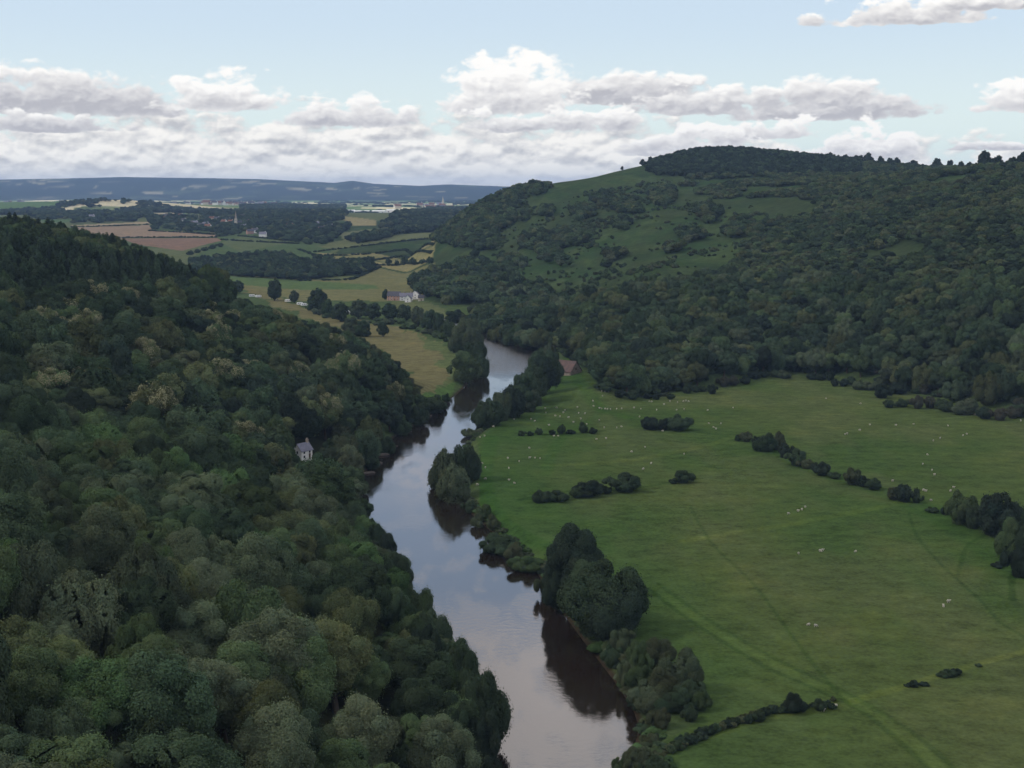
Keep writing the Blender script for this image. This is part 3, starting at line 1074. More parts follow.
def left_wood():
    x, y = hexgrid(-620, 20, 128, 1250, 11.4)
    hl, hr = hl_hr(x, y)
    z = ground(x, y)
    d = dist_line(RIVER, x, y, True) * np.where(inpoly(RIVER, x, y), -1, 1)
    u, v, dep = proj(x, y, z)
    leftside = x < np.interp(y, *np.array(sorted([(p[1], p[0]) for p in LB])).T)
    k = (hl > hr - 3) & (hl > 1.2) & (d > 2.5) & leftside & (u > -190)
    k |= (d > 2.0) & (d < 16) & leftside & (y < 860) & (y > 200)
    k &= z < 118
    x, y, z, u, v, dep, d = (a[k] for a in (x, y, z, u, v, dep, d))
    con = inpoly(CONIF_PX, u, v - 6)
    n = len(x)
    R = rng.uniform(5.4, 8.6, n)
    R[rng.uniform(size=n) < .2] *= .7
    R *= np.where(d < 14, .8, 1)
    H = R * rng.uniform(1.7, 2.75, n) + 1.0
    clearing = [(300, 447), (308, 447), (318, 458), (331, 462), (334, 476), (321, 479), (309, 462), (300, 456)]
    bad = clear_of(u, v, dep, R, H, [RIVER_SEEN, clearing]) | (clear_of(u, v, dep, R * 1.05, H * 1.05, [LEFT_MEADOW]) & ~inpoly(LEFT_MEADOW, u, v))
    bad |= inpoly(LEFT_MEADOW, u, v)
    # nearer the water the crowns shrink until they leave it open
    for f in (.75, .55, .4):
        s = bad & (d < 40)
        b2 = clear_of(u, v, dep, R * f, H * f, [RIVER_SEEN, clearing, LEFT_MEADOW])
        ok = s & ~b2
        R[ok] *= f
        H[ok] *= f
        bad[ok] = False
    cn = fbm(x / 55, y / 55, 91)
    for i in range(n):
        if con[i]:
            continue
        if bad[i]:
            continue
        q = rng.uniform()
        upper = v[i] < 470
        if upper and q < .10 and H[i] > 11.5:
            plant('flowering_tree', x[i], y[i], R[i], H[i], 'olive green' if q < .065 else 'mid green', 'left')
            continue
        if upper:
            cs = rng.choice(['dark green', 'blackish green', 'blue green', 'mid green', 'olive green', 'grey green', 'brown green'], p=[.30, .16, .2, .12, .11, .08, .03])
        else:
            cs = rng.choice(['dark green', 'mid green', 'blue green', 'olive green', 'grey green', 'yellow green', 'brown green', 'fresh green'], p=[.25, .25, .11, .09, .21, .02, .02, .05])
        plant('broadleaf_tree', x[i], y[i], R[i], H[i], str(cs), 'left')
    x, y = hexgrid(-620, -60, 380, 1250, 6.2)
    z = ground(x, y)
    u, v, dep = proj(x, y, z)
    hl, hr = hl_hr(x, y)
    k = (hl > hr) & (hl > 3) & inpoly(CONIF_PX, u, v - 6)
    u2 = v
    for i in np.where(k)[0]:
        edge = v[i] < np.interp(u[i], [0, 60, 150, 205], [247, 256, 268, 288])
        if edge and rng.uniform() < .55:
            R = rng.uniform(3.5, 5.5)
            plant('broadleaf_tree', x[i], y[i], R, R * 2.1, str(rng.choice(['olive green', 'mid green', 'dark green'])), 'left')
        else:
            R = rng.uniform(3.0, 4.4)
            plant('conifer_tree', x[i], y[i], R, rng.uniform(8.5, 13), str(rng.choice(['blackish green', 'blue green', 'dark green'], p=[.3, .3, .4])), 'left')


OPEN_PX = [(482, 258), (498, 232), (512, 208), (532, 180), (600, 160), (645, 158), (652, 176), (672, 186), (700, 200), (770, 205), (800, 215), (760, 236), (728, 268), (690, 290), (645, 296), (600, 306), (560, 304), (528, 296), (500, 284), (488, 268)]
CLUMPS_PX = [(603, 201, 12, 5), (585, 212, 13, 8), (545, 241, 22, 10), (570, 238, 24, 10), (550, 255, 12, 8), (512, 262, 14, 10), (540, 288, 10, 8), (613, 255, 9, 5), (567, 262, 7, 5), (608, 267, 6, 4), (628, 207, 17, 8),
             (662, 196, 15, 9), (620, 224, 12, 6), (485, 238, 12, 10), (523, 217, 6, 4), (548, 213, 8, 5), (690, 235, 16, 8), (710, 215, 14, 8), (673, 250, 10, 6), (740, 230, 20, 8), (500, 205, 12, 6), (530, 190, 16, 5), (545, 186, 8, 3)]
PALE_PX = [(528, 200), (534, 178), (560, 172), (600, 160), (645, 155), (648, 178), (632, 186), (600, 190), (560, 198)]


def right_hill():
    xa, ya = hexgrid(-150, 1500, 690, 2600, 8.2)
    xb, yb = hexgrid(-150, 1500, 690, 1700, 10.6)
    za, zb = ground(xa, ya), ground(xb, yb)
    x = np.concatenate([xa[za >= 44], xb[zb < 44]])
    y = np.concatenate([ya[za >= 44], yb[zb < 44]])
    hl, hr = hl_hr(x, y)
    z = ground(x, y)
    u, v, dep = proj(x, y, z)
    base = wpoly(MEADOW_PX)
    dr = dist_line(RIVER, x, y, True)
    k = (hr > hl) & (hr > np.where(u > 605, -14, 2.8)) & ~inpoly(base, x, y) & (u > 395) & (u < 1240) & (dr > 4)
    k &= ~((u < 440) & (v > 300))
    x, y, z, u, v, dep = (a[k] for a in (x, y, z, u, v, dep))
    jx, jy = 34 * (fbm(x / 38, y / 60, 101) - .5), 22 * (fbm(x / 38, y / 60, 103) - .5)
    opn = inpoly(OPEN_PX, u + jx, v + jy)
    u0, v0 = u, v
    cl_ = np.zeros(len(x), bool)
    for a, b, w, h in CLUMPS_PX:
        cl_ |= ((u + jx * .5 - a) / w) ** 2 + ((v + jy * .5 - b - 2) / h) ** 2 < .9
    pale = inpoly(PALE_PX, u, v)
    patch = fbm(x / 45, y / 80, 95)
    cn = fbm(x / 70, y / 120, 97)
    summit = (z > 140) & (u < 860) & (u > 630)
    for i in range(len(x)):
        low = z[i] < 44
        q = rng.uniform()
        if opn[i] and not cl_[i]:
            if pale[i] or patch[i] < .60 or q < .42:
                if rng.uniform() < (.28 if patch[i] > .50 else .05) and not pale[i]:
                    for _ in range(rng.integers(1, 4)):
                        b_ = rng.uniform(.7, 2.4)
                        plant('bush', x[i] + rng.normal(0, 3.4), y[i] + rng.normal(0, 5), b_, b_ * rng.uniform(1.1, 1.9), str(rng.choice(['dark green', 'brown green', 'mid green', 'blackish green'])), 'right')
                continue
            plant('bush', x[i], y[i], rng.uniform(1.6, 3.6), rng.uniform(3, 5.5), str(rng.choice(['dark green', 'mid green', 'brown green'])), 'right')
            continue
        if not low and not summit[i] and not cl_[i]:          # scrubby upper slope with gaps
            if u[i] > 640 and v[i] < 265 and patch[i] < .30 + .04 * (v[i] < 215) + .14 * (u[i] < 800):
                continue
            if u[i] > 640 and v[i] < 285:
                R = rng.uniform(2.6, 5.0)
                H = R * rng.uniform(1.3, 2.0)
            else:
                R = rng.uniform(4.0, 6.2)
                H = R * rng.uniform(1.8, 2.3)
        elif summit[i]:
            R = rng.uniform(3.4, 5.8)
            H = R * 2.3 * (.55 + .45 * min(1, max(0, (u[i] - 640) / 40)))
        elif cl_[i]:
            R = rng.uniform(3.5, 5.5)
            H = R * rng.uniform(1.6, 2.1)
        else:
            R = rng.uniform(5.2, 7.9)
            H = R * rng.uniform(1.7, 2.7)
        if summit[i]:
            c = rng.choice(['blackish green', 'dark green'], p=[.6, .4])
        elif low:
            c = rng.choice(['dark green', 'blackish green', 'blue green', 'mid green', 'olive green', 'grey green'], p=[.34, .10, .17, .17, .12, .10])
        elif cn[i] > .53 and u[i] > 640:
            c = rng.choice(['dark green', 'olive green', 'mid green', 'brown green', 'yellow green', 'grey green'], p=[.22, .28, .22, .14, .06, .08])
        else:
            c = rng.choice(['dark green', 'mid green', 'blue green', 'olive green', 'brown green', 'blackish green'], p=[.34, .2, .18, .1, .08, .1])
        plant('broadleaf_tree', x[i], y[i], R, H, str(c), 'right')
    # trees that stand up along the skyline
    for uu, vt, h in [(845, 158, 11), (868, 158, 15), (881, 163, 12), (897, 165, 11), (938, 158, 14), (950, 160, 12), (961, 162, 11), (985, 160, 17), (998, 163, 12), (1022, 161, 13), (912, 166, 10), (642, 165, 8), (650, 163, 9), (622, 171, 5), (830, 160, 12)] + [(rnd.uniform(836, 1024), rnd.uniform(161, 167), rnd.uniform(6, 12)) for _ in range(34)]:
        yy = 1500 if uu > 850 else 2050
        ys = np.arange(1000, 2600, 10.0)
        dx = at(uu, vt, 1.0)[0]
        e = (ground(dx * ys, ys) - CAMZ) / ys
        Y = ys[np.argmax(e)] - 6
        plant('broadleaf_tree', dx * Y, Y, h * .5, h * 1.3, 'blackish green', 'skyline', named=True)


SET = {  # single trees and bushes: u, v of the top, v of the foot, width, all read off the photograph
    'willows': [(447, 442, 492, 32), (464, 436, 486, 32), (455, 457, 505, 36), (441, 456, 494, 18)],
    'bend': [(491, 393, 427, 32), (480, 401, 428, 15), (502, 386, 421, 24), (513, 380, 418, 28), (523, 370, 412, 32), (534, 363, 405, 32), (528, 382, 412, 28), (545, 354, 395, 30), (553, 349, 384, 22), (540, 345, 376, 26), (548, 340, 366, 16)],
    'overhang': [(476, 648, 752, 62), (482, 700, 800, 46), (452, 622, 700, 52), (432, 596, 668, 46), (415, 572, 640, 44), (397, 548, 606, 40), (384, 530, 582, 34), (374, 512, 560, 30), (463, 640, 720, 40), (440, 640, 720, 44), (460, 690, 790, 50), (425, 610, 690, 40), (405, 590, 650, 36)],
    'near': [(576, 519, 606, 70), (604, 545, 640, 92), (556, 560, 614, 34), (590, 556, 624, 56), (618, 575, 642, 60)],
    'farbank': [(468, 313, 346, 30), (477, 336, 371, 26), (466, 349, 386, 34), (457, 330, 353, 18), (481, 352, 381, 20), (448, 318, 337, 16), (473, 322, 356, 24)],
    'valley': [(274, 279, 301, 18), (294, 290, 303, 11), (317, 288, 313, 23), (327, 299, 317, 14), (340, 302, 322, 20), (358, 299, 319, 22), (372, 302, 320, 18), (390, 303, 321, 20), (405, 304, 322, 18), (418, 306, 327, 18), (429, 309, 333, 17),
               (362, 319, 337, 18), (383, 321, 337, 12), (350, 316, 334, 18), (236, 280, 294, 18), (248, 288, 297, 10), (416, 273, 292, 20), (424, 276, 295, 16), (385, 289, 300, 7), (440, 312, 335, 15)],
}
BUSH = {
    'bank': [(470, 425, 438, 15), (470, 497, 513, 16), (484, 502, 521, 20), (493, 512, 531, 15), (478, 511, 529, 13), (500, 526, 557, 46), (529, 549, 573, 36), (515, 538, 562, 22), (622, 622, 652, 28), (612, 640, 668, 24), (640, 630, 674, 32), (657, 627, 670, 42),
             (684, 640, 692, 42), (691, 671, 704, 30), (640, 655, 692, 32), (665, 660, 702, 42), (649, 672, 714, 46), (676, 680, 713, 42), (701, 683, 711, 22), (661, 700, 732, 24), (640, 735, 778, 42), (658, 745, 792, 44), (625, 748, 778, 22), (547, 565, 600, 22),
             (625, 655, 690, 20), (690, 700, 722, 18)],
    'leftbank': [(431, 391, 413, 28), (441, 398, 411, 13), (418, 400, 426, 24), (402, 414, 436, 24), (385, 434, 456, 24), (371, 450, 470, 20), (358, 468, 492, 22), (446, 392, 402, 9)],
    'field': [(651, 413, 430, 24), (678, 411, 431, 27), (664, 416, 430, 16), (683, 467, 483, 22), (673, 477, 484, 8), (625, 469, 492, 37), (588, 476, 497, 34), (577, 483, 498, 16), (551, 485, 502, 33), (538, 490, 503, 13), (607, 484, 494, 10)],
    'islet': [(522, 429, 436, 9), (530, 430, 436, 7), (539, 426, 435, 8), (552, 428, 435, 8), (561, 422, 434, 9), (571, 428, 434, 11), (583, 420, 433, 10), (593, 426, 434, 9)],
    'diagonal': [(738, 433, 441, 8), (747, 428, 442, 13), (757, 434, 444, 10), (766, 430, 452, 25), (778, 429, 450, 17), (785, 439, 458, 17), (797, 446, 466, 21), (807, 456, 469, 17), (823, 457, 476, 19), (836, 469, 479, 13), (853, 465, 485, 20), (864, 473, 487, 15), (875, 475, 490, 19), (894, 484, 500, 17), (905, 479, 502, 24), (917, 490, 503, 12)],
    'clump': [(933, 505, 513, 14), (948, 500, 515, 13), (962, 484, 525, 33), (974, 499, 529, 24), (998, 484, 537, 47), (1016, 510, 560, 38), (1036, 500, 562, 40), (1022, 536, 578, 32)],
    'low': [(918, 678, 686, 18), (948, 667, 678, 20), (958, 665, 675, 11), (979, 662, 667, 7), (999, 560, 568, 13), (908, 682, 687, 7), (795, 688, 713, 24), (820, 695, 711, 15), (832, 700, 709, 10), (760, 705, 722, 16)],
    'fringe': [(822, 370, 381, 28), (846, 375, 385, 22), (870, 378, 391, 32), (890, 381, 396, 30), (896, 396, 408, 27), (914, 396, 405, 12), (931, 394, 409, 36), (948, 399, 412, 18), (968, 396, 415, 30), (1000, 404, 419, 42), (1020, 400, 417, 24), (770, 368, 378, 40), (735, 374, 386, 36), (700, 382, 392, 34), (660, 390, 399, 30), (627, 388, 400, 26), (606, 380, 392, 20)],
    'strip': [(388, 258, 264, 7), (404, 256, 265, 8), (413, 257, 264, 7), (422, 258, 264, 7), (430, 256, 264, 8), (397, 259, 265, 5), (220, 242, 247, 8), (212, 244, 249, 8), (204, 246, 251, 8), (197, 248, 253, 8), (190, 250, 255, 8), (338, 333, 338, 8), (353, 333, 338, 6), (345, 334, 338, 6)],
}


def set_plants():
    def one(kind, row, c, where):
        u, vt, vb, w = row
        if kind == 'bush' and w > 1.75 * (vb - vt) and w > 14:
            m_ = int(round(w / (vb - vt) / .95))
            for j in range(m_):
                one(kind, (u + w * ((j + .5) / m_ - .5) + rng.normal(0, .8), vt + rng.uniform(-1, 2.5), vb + rng.normal(0, 1.0), w / m_ * rng.uniform(1.05, 1.5)), str(rng.choice(['dark green', 'blackish green', c])), where)
            return
        p = pick(u, vb)
        _, _, d = proj(*p)
        R = w * .46 * d / F
        H = (vb - vt) * d / F * 1.02
        sd = (CAMZ - p[2]) / math.hypot(p[0], p[1], CAMZ - p[2])
        H = max(H * .55, H - R * sd * 1.1)
        plant(kind, p[0], p[1] + R * .35, R, H * .96, c, where, named=True)
    ch = {'willows': ['grey green', 'dark green'], 'bend': ['dark green', 'dark green', 'grey green', 'blackish green'], 'near': ['blackish green', 'dark green'], 'overhang': ['dark green', 'blackish green', 'blue green', 'dark green', 'mid green'], 'farbank': ['grey green', 'dark green', 'mid green'], 'valley': ['dark green', 'grey green', 'dark green', 'blue green'],
          'bank': ['grey green', 'dark green', 'mid green', 'brown green'], 'leftbank': ['dark green', 'blue green'], 'field': ['blackish green', 'dark green'], 'islet': ['dark green', 'blackish green'], 'diagonal': ['dark green', 'brown green', 'blackish green'],
          'clump': ['dark green', 'blackish green', 'mid green'], 'low': ['blackish green', 'dark green'], 'fringe': ['dusty brown', 'dark green', 'grey green'], 'strip': ['dark green']}
    for w, rows in SET.items():
        for i, r in enumerate(rows):
            one('broadleaf_tree', r, ch[w][i % len(ch[w])], w)
    for w, rows in BUSH.items():
        for i, r in enumerate(rows):
            one('bush', r, ch[w][i % len(ch[w])], w)


WOODS = [  # distant woods: outline on the ground in the photograph, spacing in metres, height, share kept
    ([(190, 273), (300, 281), (372, 272), (373, 264), (300, 263), (285, 256), (255, 256), (190, 263)], 10, 10, 1.0),
    ([(240, 207), (300, 206), (345, 215), (352, 226), (340, 238), (315, 241), (270, 236), (245, 232)], 13, 12, .65),
    ([(-30, 212), (50, 209.5), (60, 204.5), (100, 201.5), (150, 203.5), (190, 210.5), (240, 212.5), (240, 215), (180, 213.5), (120, 212), (110, 208), (75, 208), (60, 213), (-30, 215.5)], 16, 13, .8),
    ([(30, 213), (80, 212), (150, 213), (152, 221), (70, 224), (30, 219)], 15, 11, .55),
    ([(372, 232), (395, 216), (440, 207), (462, 210), (450, 226), (436, 232), (402, 234), (380, 241), (355, 244), (345, 241)], 13, 12, .9),
    ([(150, 218), (250, 214), (256, 236), (225, 240), (215, 234), (150, 229)], 13, 10, .45),
    ([(245, 232), (330, 240), (330, 246), (290, 243)], 12, 10, .6),
    ([(310, 207), (345, 206), (345, 213), (320, 213)], 16, 12, .7),
]


def bank_scrub():
    P = np.array(RB)
    s_ = np.concatenate([[0], np.cumsum(np.linalg.norm(np.diff(P, axis=0), axis=1))])
    t = 0.0
    while t < s_[-1] - 60:
        x, y = np.interp(t, s_, P[:, 0]), np.interp(t, s_, P[:, 1])
        x2, y2 = np.interp(t + 1, s_, P[:, 0]), np.interp(t + 1, s_, P[:, 1])
        nx, ny = -(y2 - y), x2 - x
        if nx < 0:
            nx, ny = -nx, -ny
        q = math.hypot(nx, ny)
        if 180 < y < 760 and rng.uniform() < (1.0 if y < 400 else .6):
            R = rng.uniform(1.1, 2.5) * (1.15 if y < 420 else .9)
            o = rng.uniform(.6, 5.5 if y < 400 else 2.5)
            plant('bush', x + nx / q * o, y + ny / q * o, R, R * rng.uniform(.7, 1.25), str(rng.choice(['grey green', 'dark green', 'mid green', 'brown green', 'blackish green', 'fresh green'])), 'bank')
        t += rng.uniform(1.0, 2.2)
    for ln, h, n in (([(672, 752), (692, 741), (712, 732), (740, 724), (772, 714), (792, 710)], 2.4, 44), ([(792, 710), (815, 706), (835, 702)], 1.5, 9)):
        W_ = np.array([pick(u, v)[:2] for u, v in ln])
        s2 = np.concatenate([[0], np.cumsum(np.linalg.norm(np.diff(W_, axis=0), axis=1))])
        for q in np.linspace(0, s2[-1], n):
            R = rng.uniform(.8, 1.5) * h / 2.2
            plant('bush', np.interp(q, s2, W_[:, 0]) + rng.normal(0, .5), np.interp(q, s2, W_[:, 1]) + rng.normal(0, .5), R, h * rng.uniform(.55, 1.0), str(rng.choice(['blackish green', 'dark green', 'brown green'])), 'fence')


def valley_line():
    for ln in ([(300, 308), (330, 318), (360, 324), (392, 325), (425, 333), (448, 340)], [(335, 336), (352, 335), (366, 337)], [(376, 322), (400, 324), (440, 336)]):
        for a, b in zip(ln[:-1], ln[1:]):
            for t in np.arange(0, 1, .16):
                if rng.uniform() < .75:
                    p = pick(a[0] + (b[0] - a[0]) * t + rng.normal(0, 1), a[1] + (b[1] - a[1]) * t + rng.normal(0, .8))
                    R = rng.uniform(1.8, 4.4)
                    plant('bush', p[0], p[1], R, R * rng.uniform(1.0, 1.7), str(rng.choice(['dark green', 'mid green', 'grey green'])), 'valley')


def far_woods():
    fp = [wpoly(p) for p, c in FIELDS if min(q[1] for q in p) < 285]
    for px, s, h, keep in WOODS:
        poly = np.array(wpoly(px))
        x, y = hexgrid(poly[:, 0].min(), poly[:, 0].max(), poly[:, 1].min(), poly[:, 1].max(), s)
        k = inpoly(poly, x, y) & (rng.uniform(size=len(x)) < keep) & (fbm(x / 90, y / 160, 44) > (.42 if keep < .85 else .36 if keep < .95 else .1))
        if keep < 1:
            for f in fp[1:]:
                k &= ~inpoly(f, x, y)
        for a, b in zip(x[k], y[k]):
            R = s * rng.uniform(.36, .72)
            plant('broadleaf_tree', a, b, R, h * rng.uniform(.6, 1.3), str(rng.choice(['blackish green', 'dark green', 'blue green', 'olive green'], p=[.4, .35, .15, .1])), 'belt' if s == 10 else 'distant')
    # hedgerow trees and copses over the plain
    x = rng.uniform(-3400, 900, 5200)
    y = 5200 + 6800 * rng.uniform(0, 1, 5200) ** 1.1
    q = fbm(x / 300, y / 700, 46)
    k = (q > .59) & (np.abs(x / y) < .42)
    for a, b in zip(x[k], y[k]):
        R = rng.uniform(9, 22)
        plant('broadleaf_tree', a, b, R, rng.uniform(8, 13), str(rng.choice(['blackish green', 'dark green', 'blue green'])), 'plain')
    # hedgerows of the nearer fields
    lines = [[(316, 256), (345, 255.5), (374, 254), (405, 250), (434, 245)], [(374, 260.5), (405, 256.5), (433, 252.3)], [(376, 265.5), (405, 263), (432, 261)], [(71, 227), (110, 226.3), (150, 224.6)], [(120, 237.8), (170, 237.6), (218, 237.6)],
             [(222, 240), (256, 242), (300, 244)], [(300, 250), (316, 256), (330, 258)], [(240, 236), (270, 239), (300, 242)], [(150, 231), (190, 233), (216, 235)], [(316, 252), (350, 248), (390, 243), (434, 238.5)], [(300, 281), (350, 280), (380, 267)]]
    for ln in lines:
        P = [pick(u, v)[:2] for u, v in ln]
        for a, b in zip(P[:-1], P[1:]):
            n = int(np.linalg.norm(b - a) / 6.5) + 1
            for t in np.linspace(0, 1, n, endpoint=False):
                p = a + (b - a) * t + rng.normal(0, 1.0, 2)
                if rng.uniform() < .88:
                    plant('bush', p[0], p[1], rng.uniform(2.4, 4.2), rng.uniform(2.2, 4.2), 'blackish green', 'hedgerow')


left_wood()
right_hill()
def wood_edge():
    P = np.array([p for p in BW[2:-1]])
    s_ = np.concatenate([[0], np.cumsum(np.linalg.norm(np.diff(P, axis=0), axis=1))])
    for t in np.arange(0, s_[-1], 2.6):
        x, y = np.interp(t, s_, P[:, 0]), np.interp(t, s_, P[:, 1])
        if x > 420 or rng.uniform() < .1:
            continue
        dd = np.array((x, y)) / math.hypot(x, y)
        o = rng.uniform(2.5, 16)
        R = rng.uniform(1.8, 3.6)
        plant('bush', x + dd[0] * o, y + dd[1] * o, R, R * rng.uniform(1.0, 1.9), str(rng.choice(['dark green', 'blackish green', 'dusty brown', 'mid green'], p=[.4, .3, .15, .15])), 'edge')


set_plants()
wood_edge()
valley_line()
bank_scrub()
far_woods()
# drop what stands in buildings' plots
SITES = [(565, 373, 13, 34), (394, 301, 11, 20), (408, 301, 13, 24), (418, 300, 9, 20), (303, 459, 5, 22), (252, 297, 6, 22), (258.5, 297.6, 6, 22), (288, 302, 7, 30), (302, 305, 8, 30), (349.5, 314, 8, 16), (236, 226, 9, 26)]
SITES += [(u, v, 8, 24) for u, v in [(181, 217.5), (184, 222.5), (190, 225.5), (195, 225), (201, 227.5), (206, 226.5), (208, 228.5), (212, 220.5), (217, 220.8), (224, 223.8), (228, 222.3), (231, 224), (243, 218.5), (247, 224), (244, 229), (250, 234), (255, 233), (62, 215.5), (92, 218.5), (52, 214), (290, 228), (322, 231), (330, 229), (316, 226), (263, 237), (166, 218)]]
for u, v, ra, fr in SITES:
    q = pick(u, v)
    dd = q[:2] / np.linalg.norm(q[:2])
    keep = []
    for pl in PL:
        a = (q[0] - pl[1]) * dd[0] + (q[1] - pl[2]) * dd[1]
        b = abs((q[0] - pl[1]) * dd[1] - (q[1] - pl[2]) * dd[0])
        if -ra - pl[4] * .6 < a < fr and b < ra + pl[4] * .8 and not (pl[10] and a > 0 and pl[9] in ('valley', 'bend')):
            if not (pl[10] and pl[9] == 'bend'):
                continue
        keep.append(pl)
    PL[:] = keep
q = pick(303, 459)
K = np.array([[p[1], p[2], p[4], p[5]] for p in PL])
zz = ground(K[:, 0], K[:, 1])
pu, pv, pd = proj(K[:, 0], K[:, 1], zz + K[:, 3] * .58)
front = (K[:, 1] < q[1] + 1) & (K[:, 1] > q[1] - 320)
cov = np.zeros(len(PL), bool)
for a, b in ((305, 446),):
    cov |= (((a - pu) * pd / F / K[:, 2]) ** 2 + ((b - pv) * pd / F / (K[:, 3] * .46)) ** 2 < 1.0) & front
PL[:] = [p for p, c in zip(PL, cov) if not c]
XY = np.array([[p[1], p[2]] for p in PL])
Zg = ground(XY[:, 0], XY[:, 1])
for p, z in zip(PL, Zg):
    p[3] = float(z)

# ------------------------------------------------------------------ what shows, and how large
BARN_PX, FARM_PX, COTTAGE_PX = (565, 372), (405, 300), (304, 457)


def visible_sizes():
    K = np.array([[p[1], p[2], p[3], p[4], p[5]] for p in PL])
    x, y, z, R, H = K.T
    # ground in between
    hid = np.zeros(len(K), bool)
    steps = np.linspace(.12, .97, 36)
    for i in range(0, len(K), 4000):
        s = slice(i, i + 4000)
        gx = x[s, None] * steps
        gy = y[s, None] * steps
        g = ground(gx, gy) + np.where(gy < 900, 4, 1)
        line = CAMZ + (z[s] + H[s] - CAMZ)[:, None] * steps
        hid[s] = (g > line + .5).any(1)
    u, v, d = proj(x, y, z + H * .58)
    rp = R * F / d
    hp = H * .5 * F / d
    order = np.argsort(d)
    W, Hh = 1024, 768
    mask = np.zeros((Hh, W), bool)
    vis = np.zeros(len(K), int)
    for i in order:
        if hid[i] or d[i] > 2600:
            continue
        a0, a1 = int(max(0, u[i] - rp[i])), int(min(W, u[i] + rp[i] + 1))
        b0, b1 = int(max(0, v[i] - hp[i])), int(min(Hh, v[i] + hp[i] + 1))
        if a1 <= a0 or b1 <= b0:
            continue
        uu = (np.arange(a0, a1) + .5 - u[i]) / max(rp[i], .7)
        vv = (np.arange(b0, b1) + .5 - v[i]) / max(hp[i], .7)
        e = (uu[None] ** 2 + vv[:, None] ** 2) < .92
        s = mask[b0:b1, a0:a1]
        vis[i] = int((e & ~s).sum())
        s |= e
    return vis, hid, u, v, d


VIS, HID, PU, PV, PD = visible_sizes()
single = set()
for kind, cap in (('broadleaf_tree', 300), ('conifer_tree', 230), ('flowering_tree', 110), ('bush', 290)):
    ids = [i for i, p in enumerate(PL) if p[0] == kind and not HID[i]]
    ids.sort(key=lambda i: (-(PL[i][10]) if PL[i][9] != 'x' else 0, -VIS[i]))
    named = [i for i in ids if PL[i][10] and VIS[i] >= 2]
    rest = sorted([i for i in ids if not PL[i][10] and VIS[i] >= (11 if kind != 'bush' else 8)], key=lambda i: -VIS[i])
    single |= set((named + rest)[:cap])
for i, p in enumerate(PL):                # set pieces that the photograph shows stay single even if half hidden
    if p[10] and 0 <= PU[i] <= 1024 and p[0] == 'bush':
        single.add(i)


def lod_of(d):
    return 'near' if d < 470 else 'mid' if d < 1150 else 'far'


# ------------------------------------------------------------------ labels
ORD = ['first', 'second', 'third', 'fourth', 'fifth', 'sixth', 'seventh', 'eighth', 'ninth', 'tenth', 'eleventh', 'twelfth', 'thirteenth', 'fourteenth', 'fifteenth', 'sixteenth', 'seventeenth', 'eighteenth', 'nineteenth', 'twentieth']

ORD += ['twenty-' + q for q in ORD[:9]] + ['thirtieth'] + ['thirty-' + q for q in ORD[:9]] + ['fortieth'] + ['forty-' + q for q in ORD[:9]]


def ordinal(i, n):
    if n == 1:
        return ''
    if i == 0:
        return 'leftmost'
    if i == n - 1:
        return 'rightmost'
    if i < n / 2:
        return ORD[i] + ' from left'
    return ORD[n - 1 - i] + ' from right'


def zone(i):
    k, w, u, v = PL[i][0], PL[i][9], PU[i], PV[i]
    if w == 'left':
        if k == 'conifer_tree':
            for a, t in ((45, 'at the left edge of the conifer belt'), (90, 'in the conifer belt left of its middle'), (135, 'in the conifer belt right of its middle'), (9999, 'at the lower right end of the conifer belt')):
                if u < a:
                    return t
        if v < 262:
            return 'on the skyline above the conifer belt'
        if v < 330:
            return 'just below the conifers' if u < 130 else 'on the left ridge above the caravans' if u < 250 else 'on the left ridge beside the pale meadow'
        if v < 400:
            return 'high in the left wood' if u < 110 else 'in the upper middle of the left wood' if u < 220 else 'on the ridge end by the river bend' if u > 320 else 'below the left ridge'
        if v < 470:
            return 'at the left edge above halfway' if u < 110 else 'left of the white house' if u < 300 else 'between white house and far riverbank'
        if v < 550:
            return 'at the left edge below halfway' if u < 110 else 'in the centre of the left wood' if u < 240 else 'below the white house' if u < 350 else 'on the left riverbank below the house'
        if v < 640:
            return 'at the left edge near the bottom' if u < 120 else 'in the lower left wood' if u < 270 else 'in the lower wood near the river' if u < 390 else 'overhanging the near left riverbank'
        return 'in the lower left corner' if u < 120 else 'along the bottom left of centre' if u < 270 else 'along the bottom near the river' if u < 390 else 'by the water at the bottom'
    if w == 'right':
        t = 'far left end of the hill' if u < 520 else 'hill foot behind the barn' if u < 620 and v > 300 else 'open grass slope' if u < 700 and v < 300 else 'hill foot above the meadow' if v > 330 else 'mid slope of the right hill' if v > 250 else 'upper slope of the right hill'
        if t.startswith(('hill foot above', 'mid', 'upper')):
            t += ', left part' if u < 730 else ', middle part' if u < 880 else ', right part'
        return 'on the ' + t if t.startswith(('open', 'mid', 'upper')) else 'at the ' + t
    return {'skyline': 'standing up on the right hill skyline', 'willows': 'in the riverside clump at mid river', 'bend': 'in the bank row below the barn', 'near': 'in the big dark clump on the right bank', 'overhang': 'over the water at the near left bank',
            'farbank': 'by the pale meadow on the far riverbank', 'valley': 'on the valley floor near the farmhouse', 'bank': 'on the right riverbank', 'leftbank': 'at the water edge on the left bank', 'field': 'standing alone in the sheep meadow',
            'islet': 'in the short row in the far meadow', 'diagonal': 'in the diagonal hedge line across the meadow', 'clump': 'in the clump at the right edge of the meadow', 'low': 'along the fence line in the near meadow',
            'fringe': 'along the wood edge behind the meadow', 'strip': 'in a hedge between distant fields', 'edge': 'under the wood edge behind the meadow', 'fence': 'in the low hedge by the near riverbank', 'belt': 'in the dark belt across the valley', 'distant': 'in the distant woods', 'hedgerow': 'in a distant field hedge', 'plain': 'on the plain'}[w]


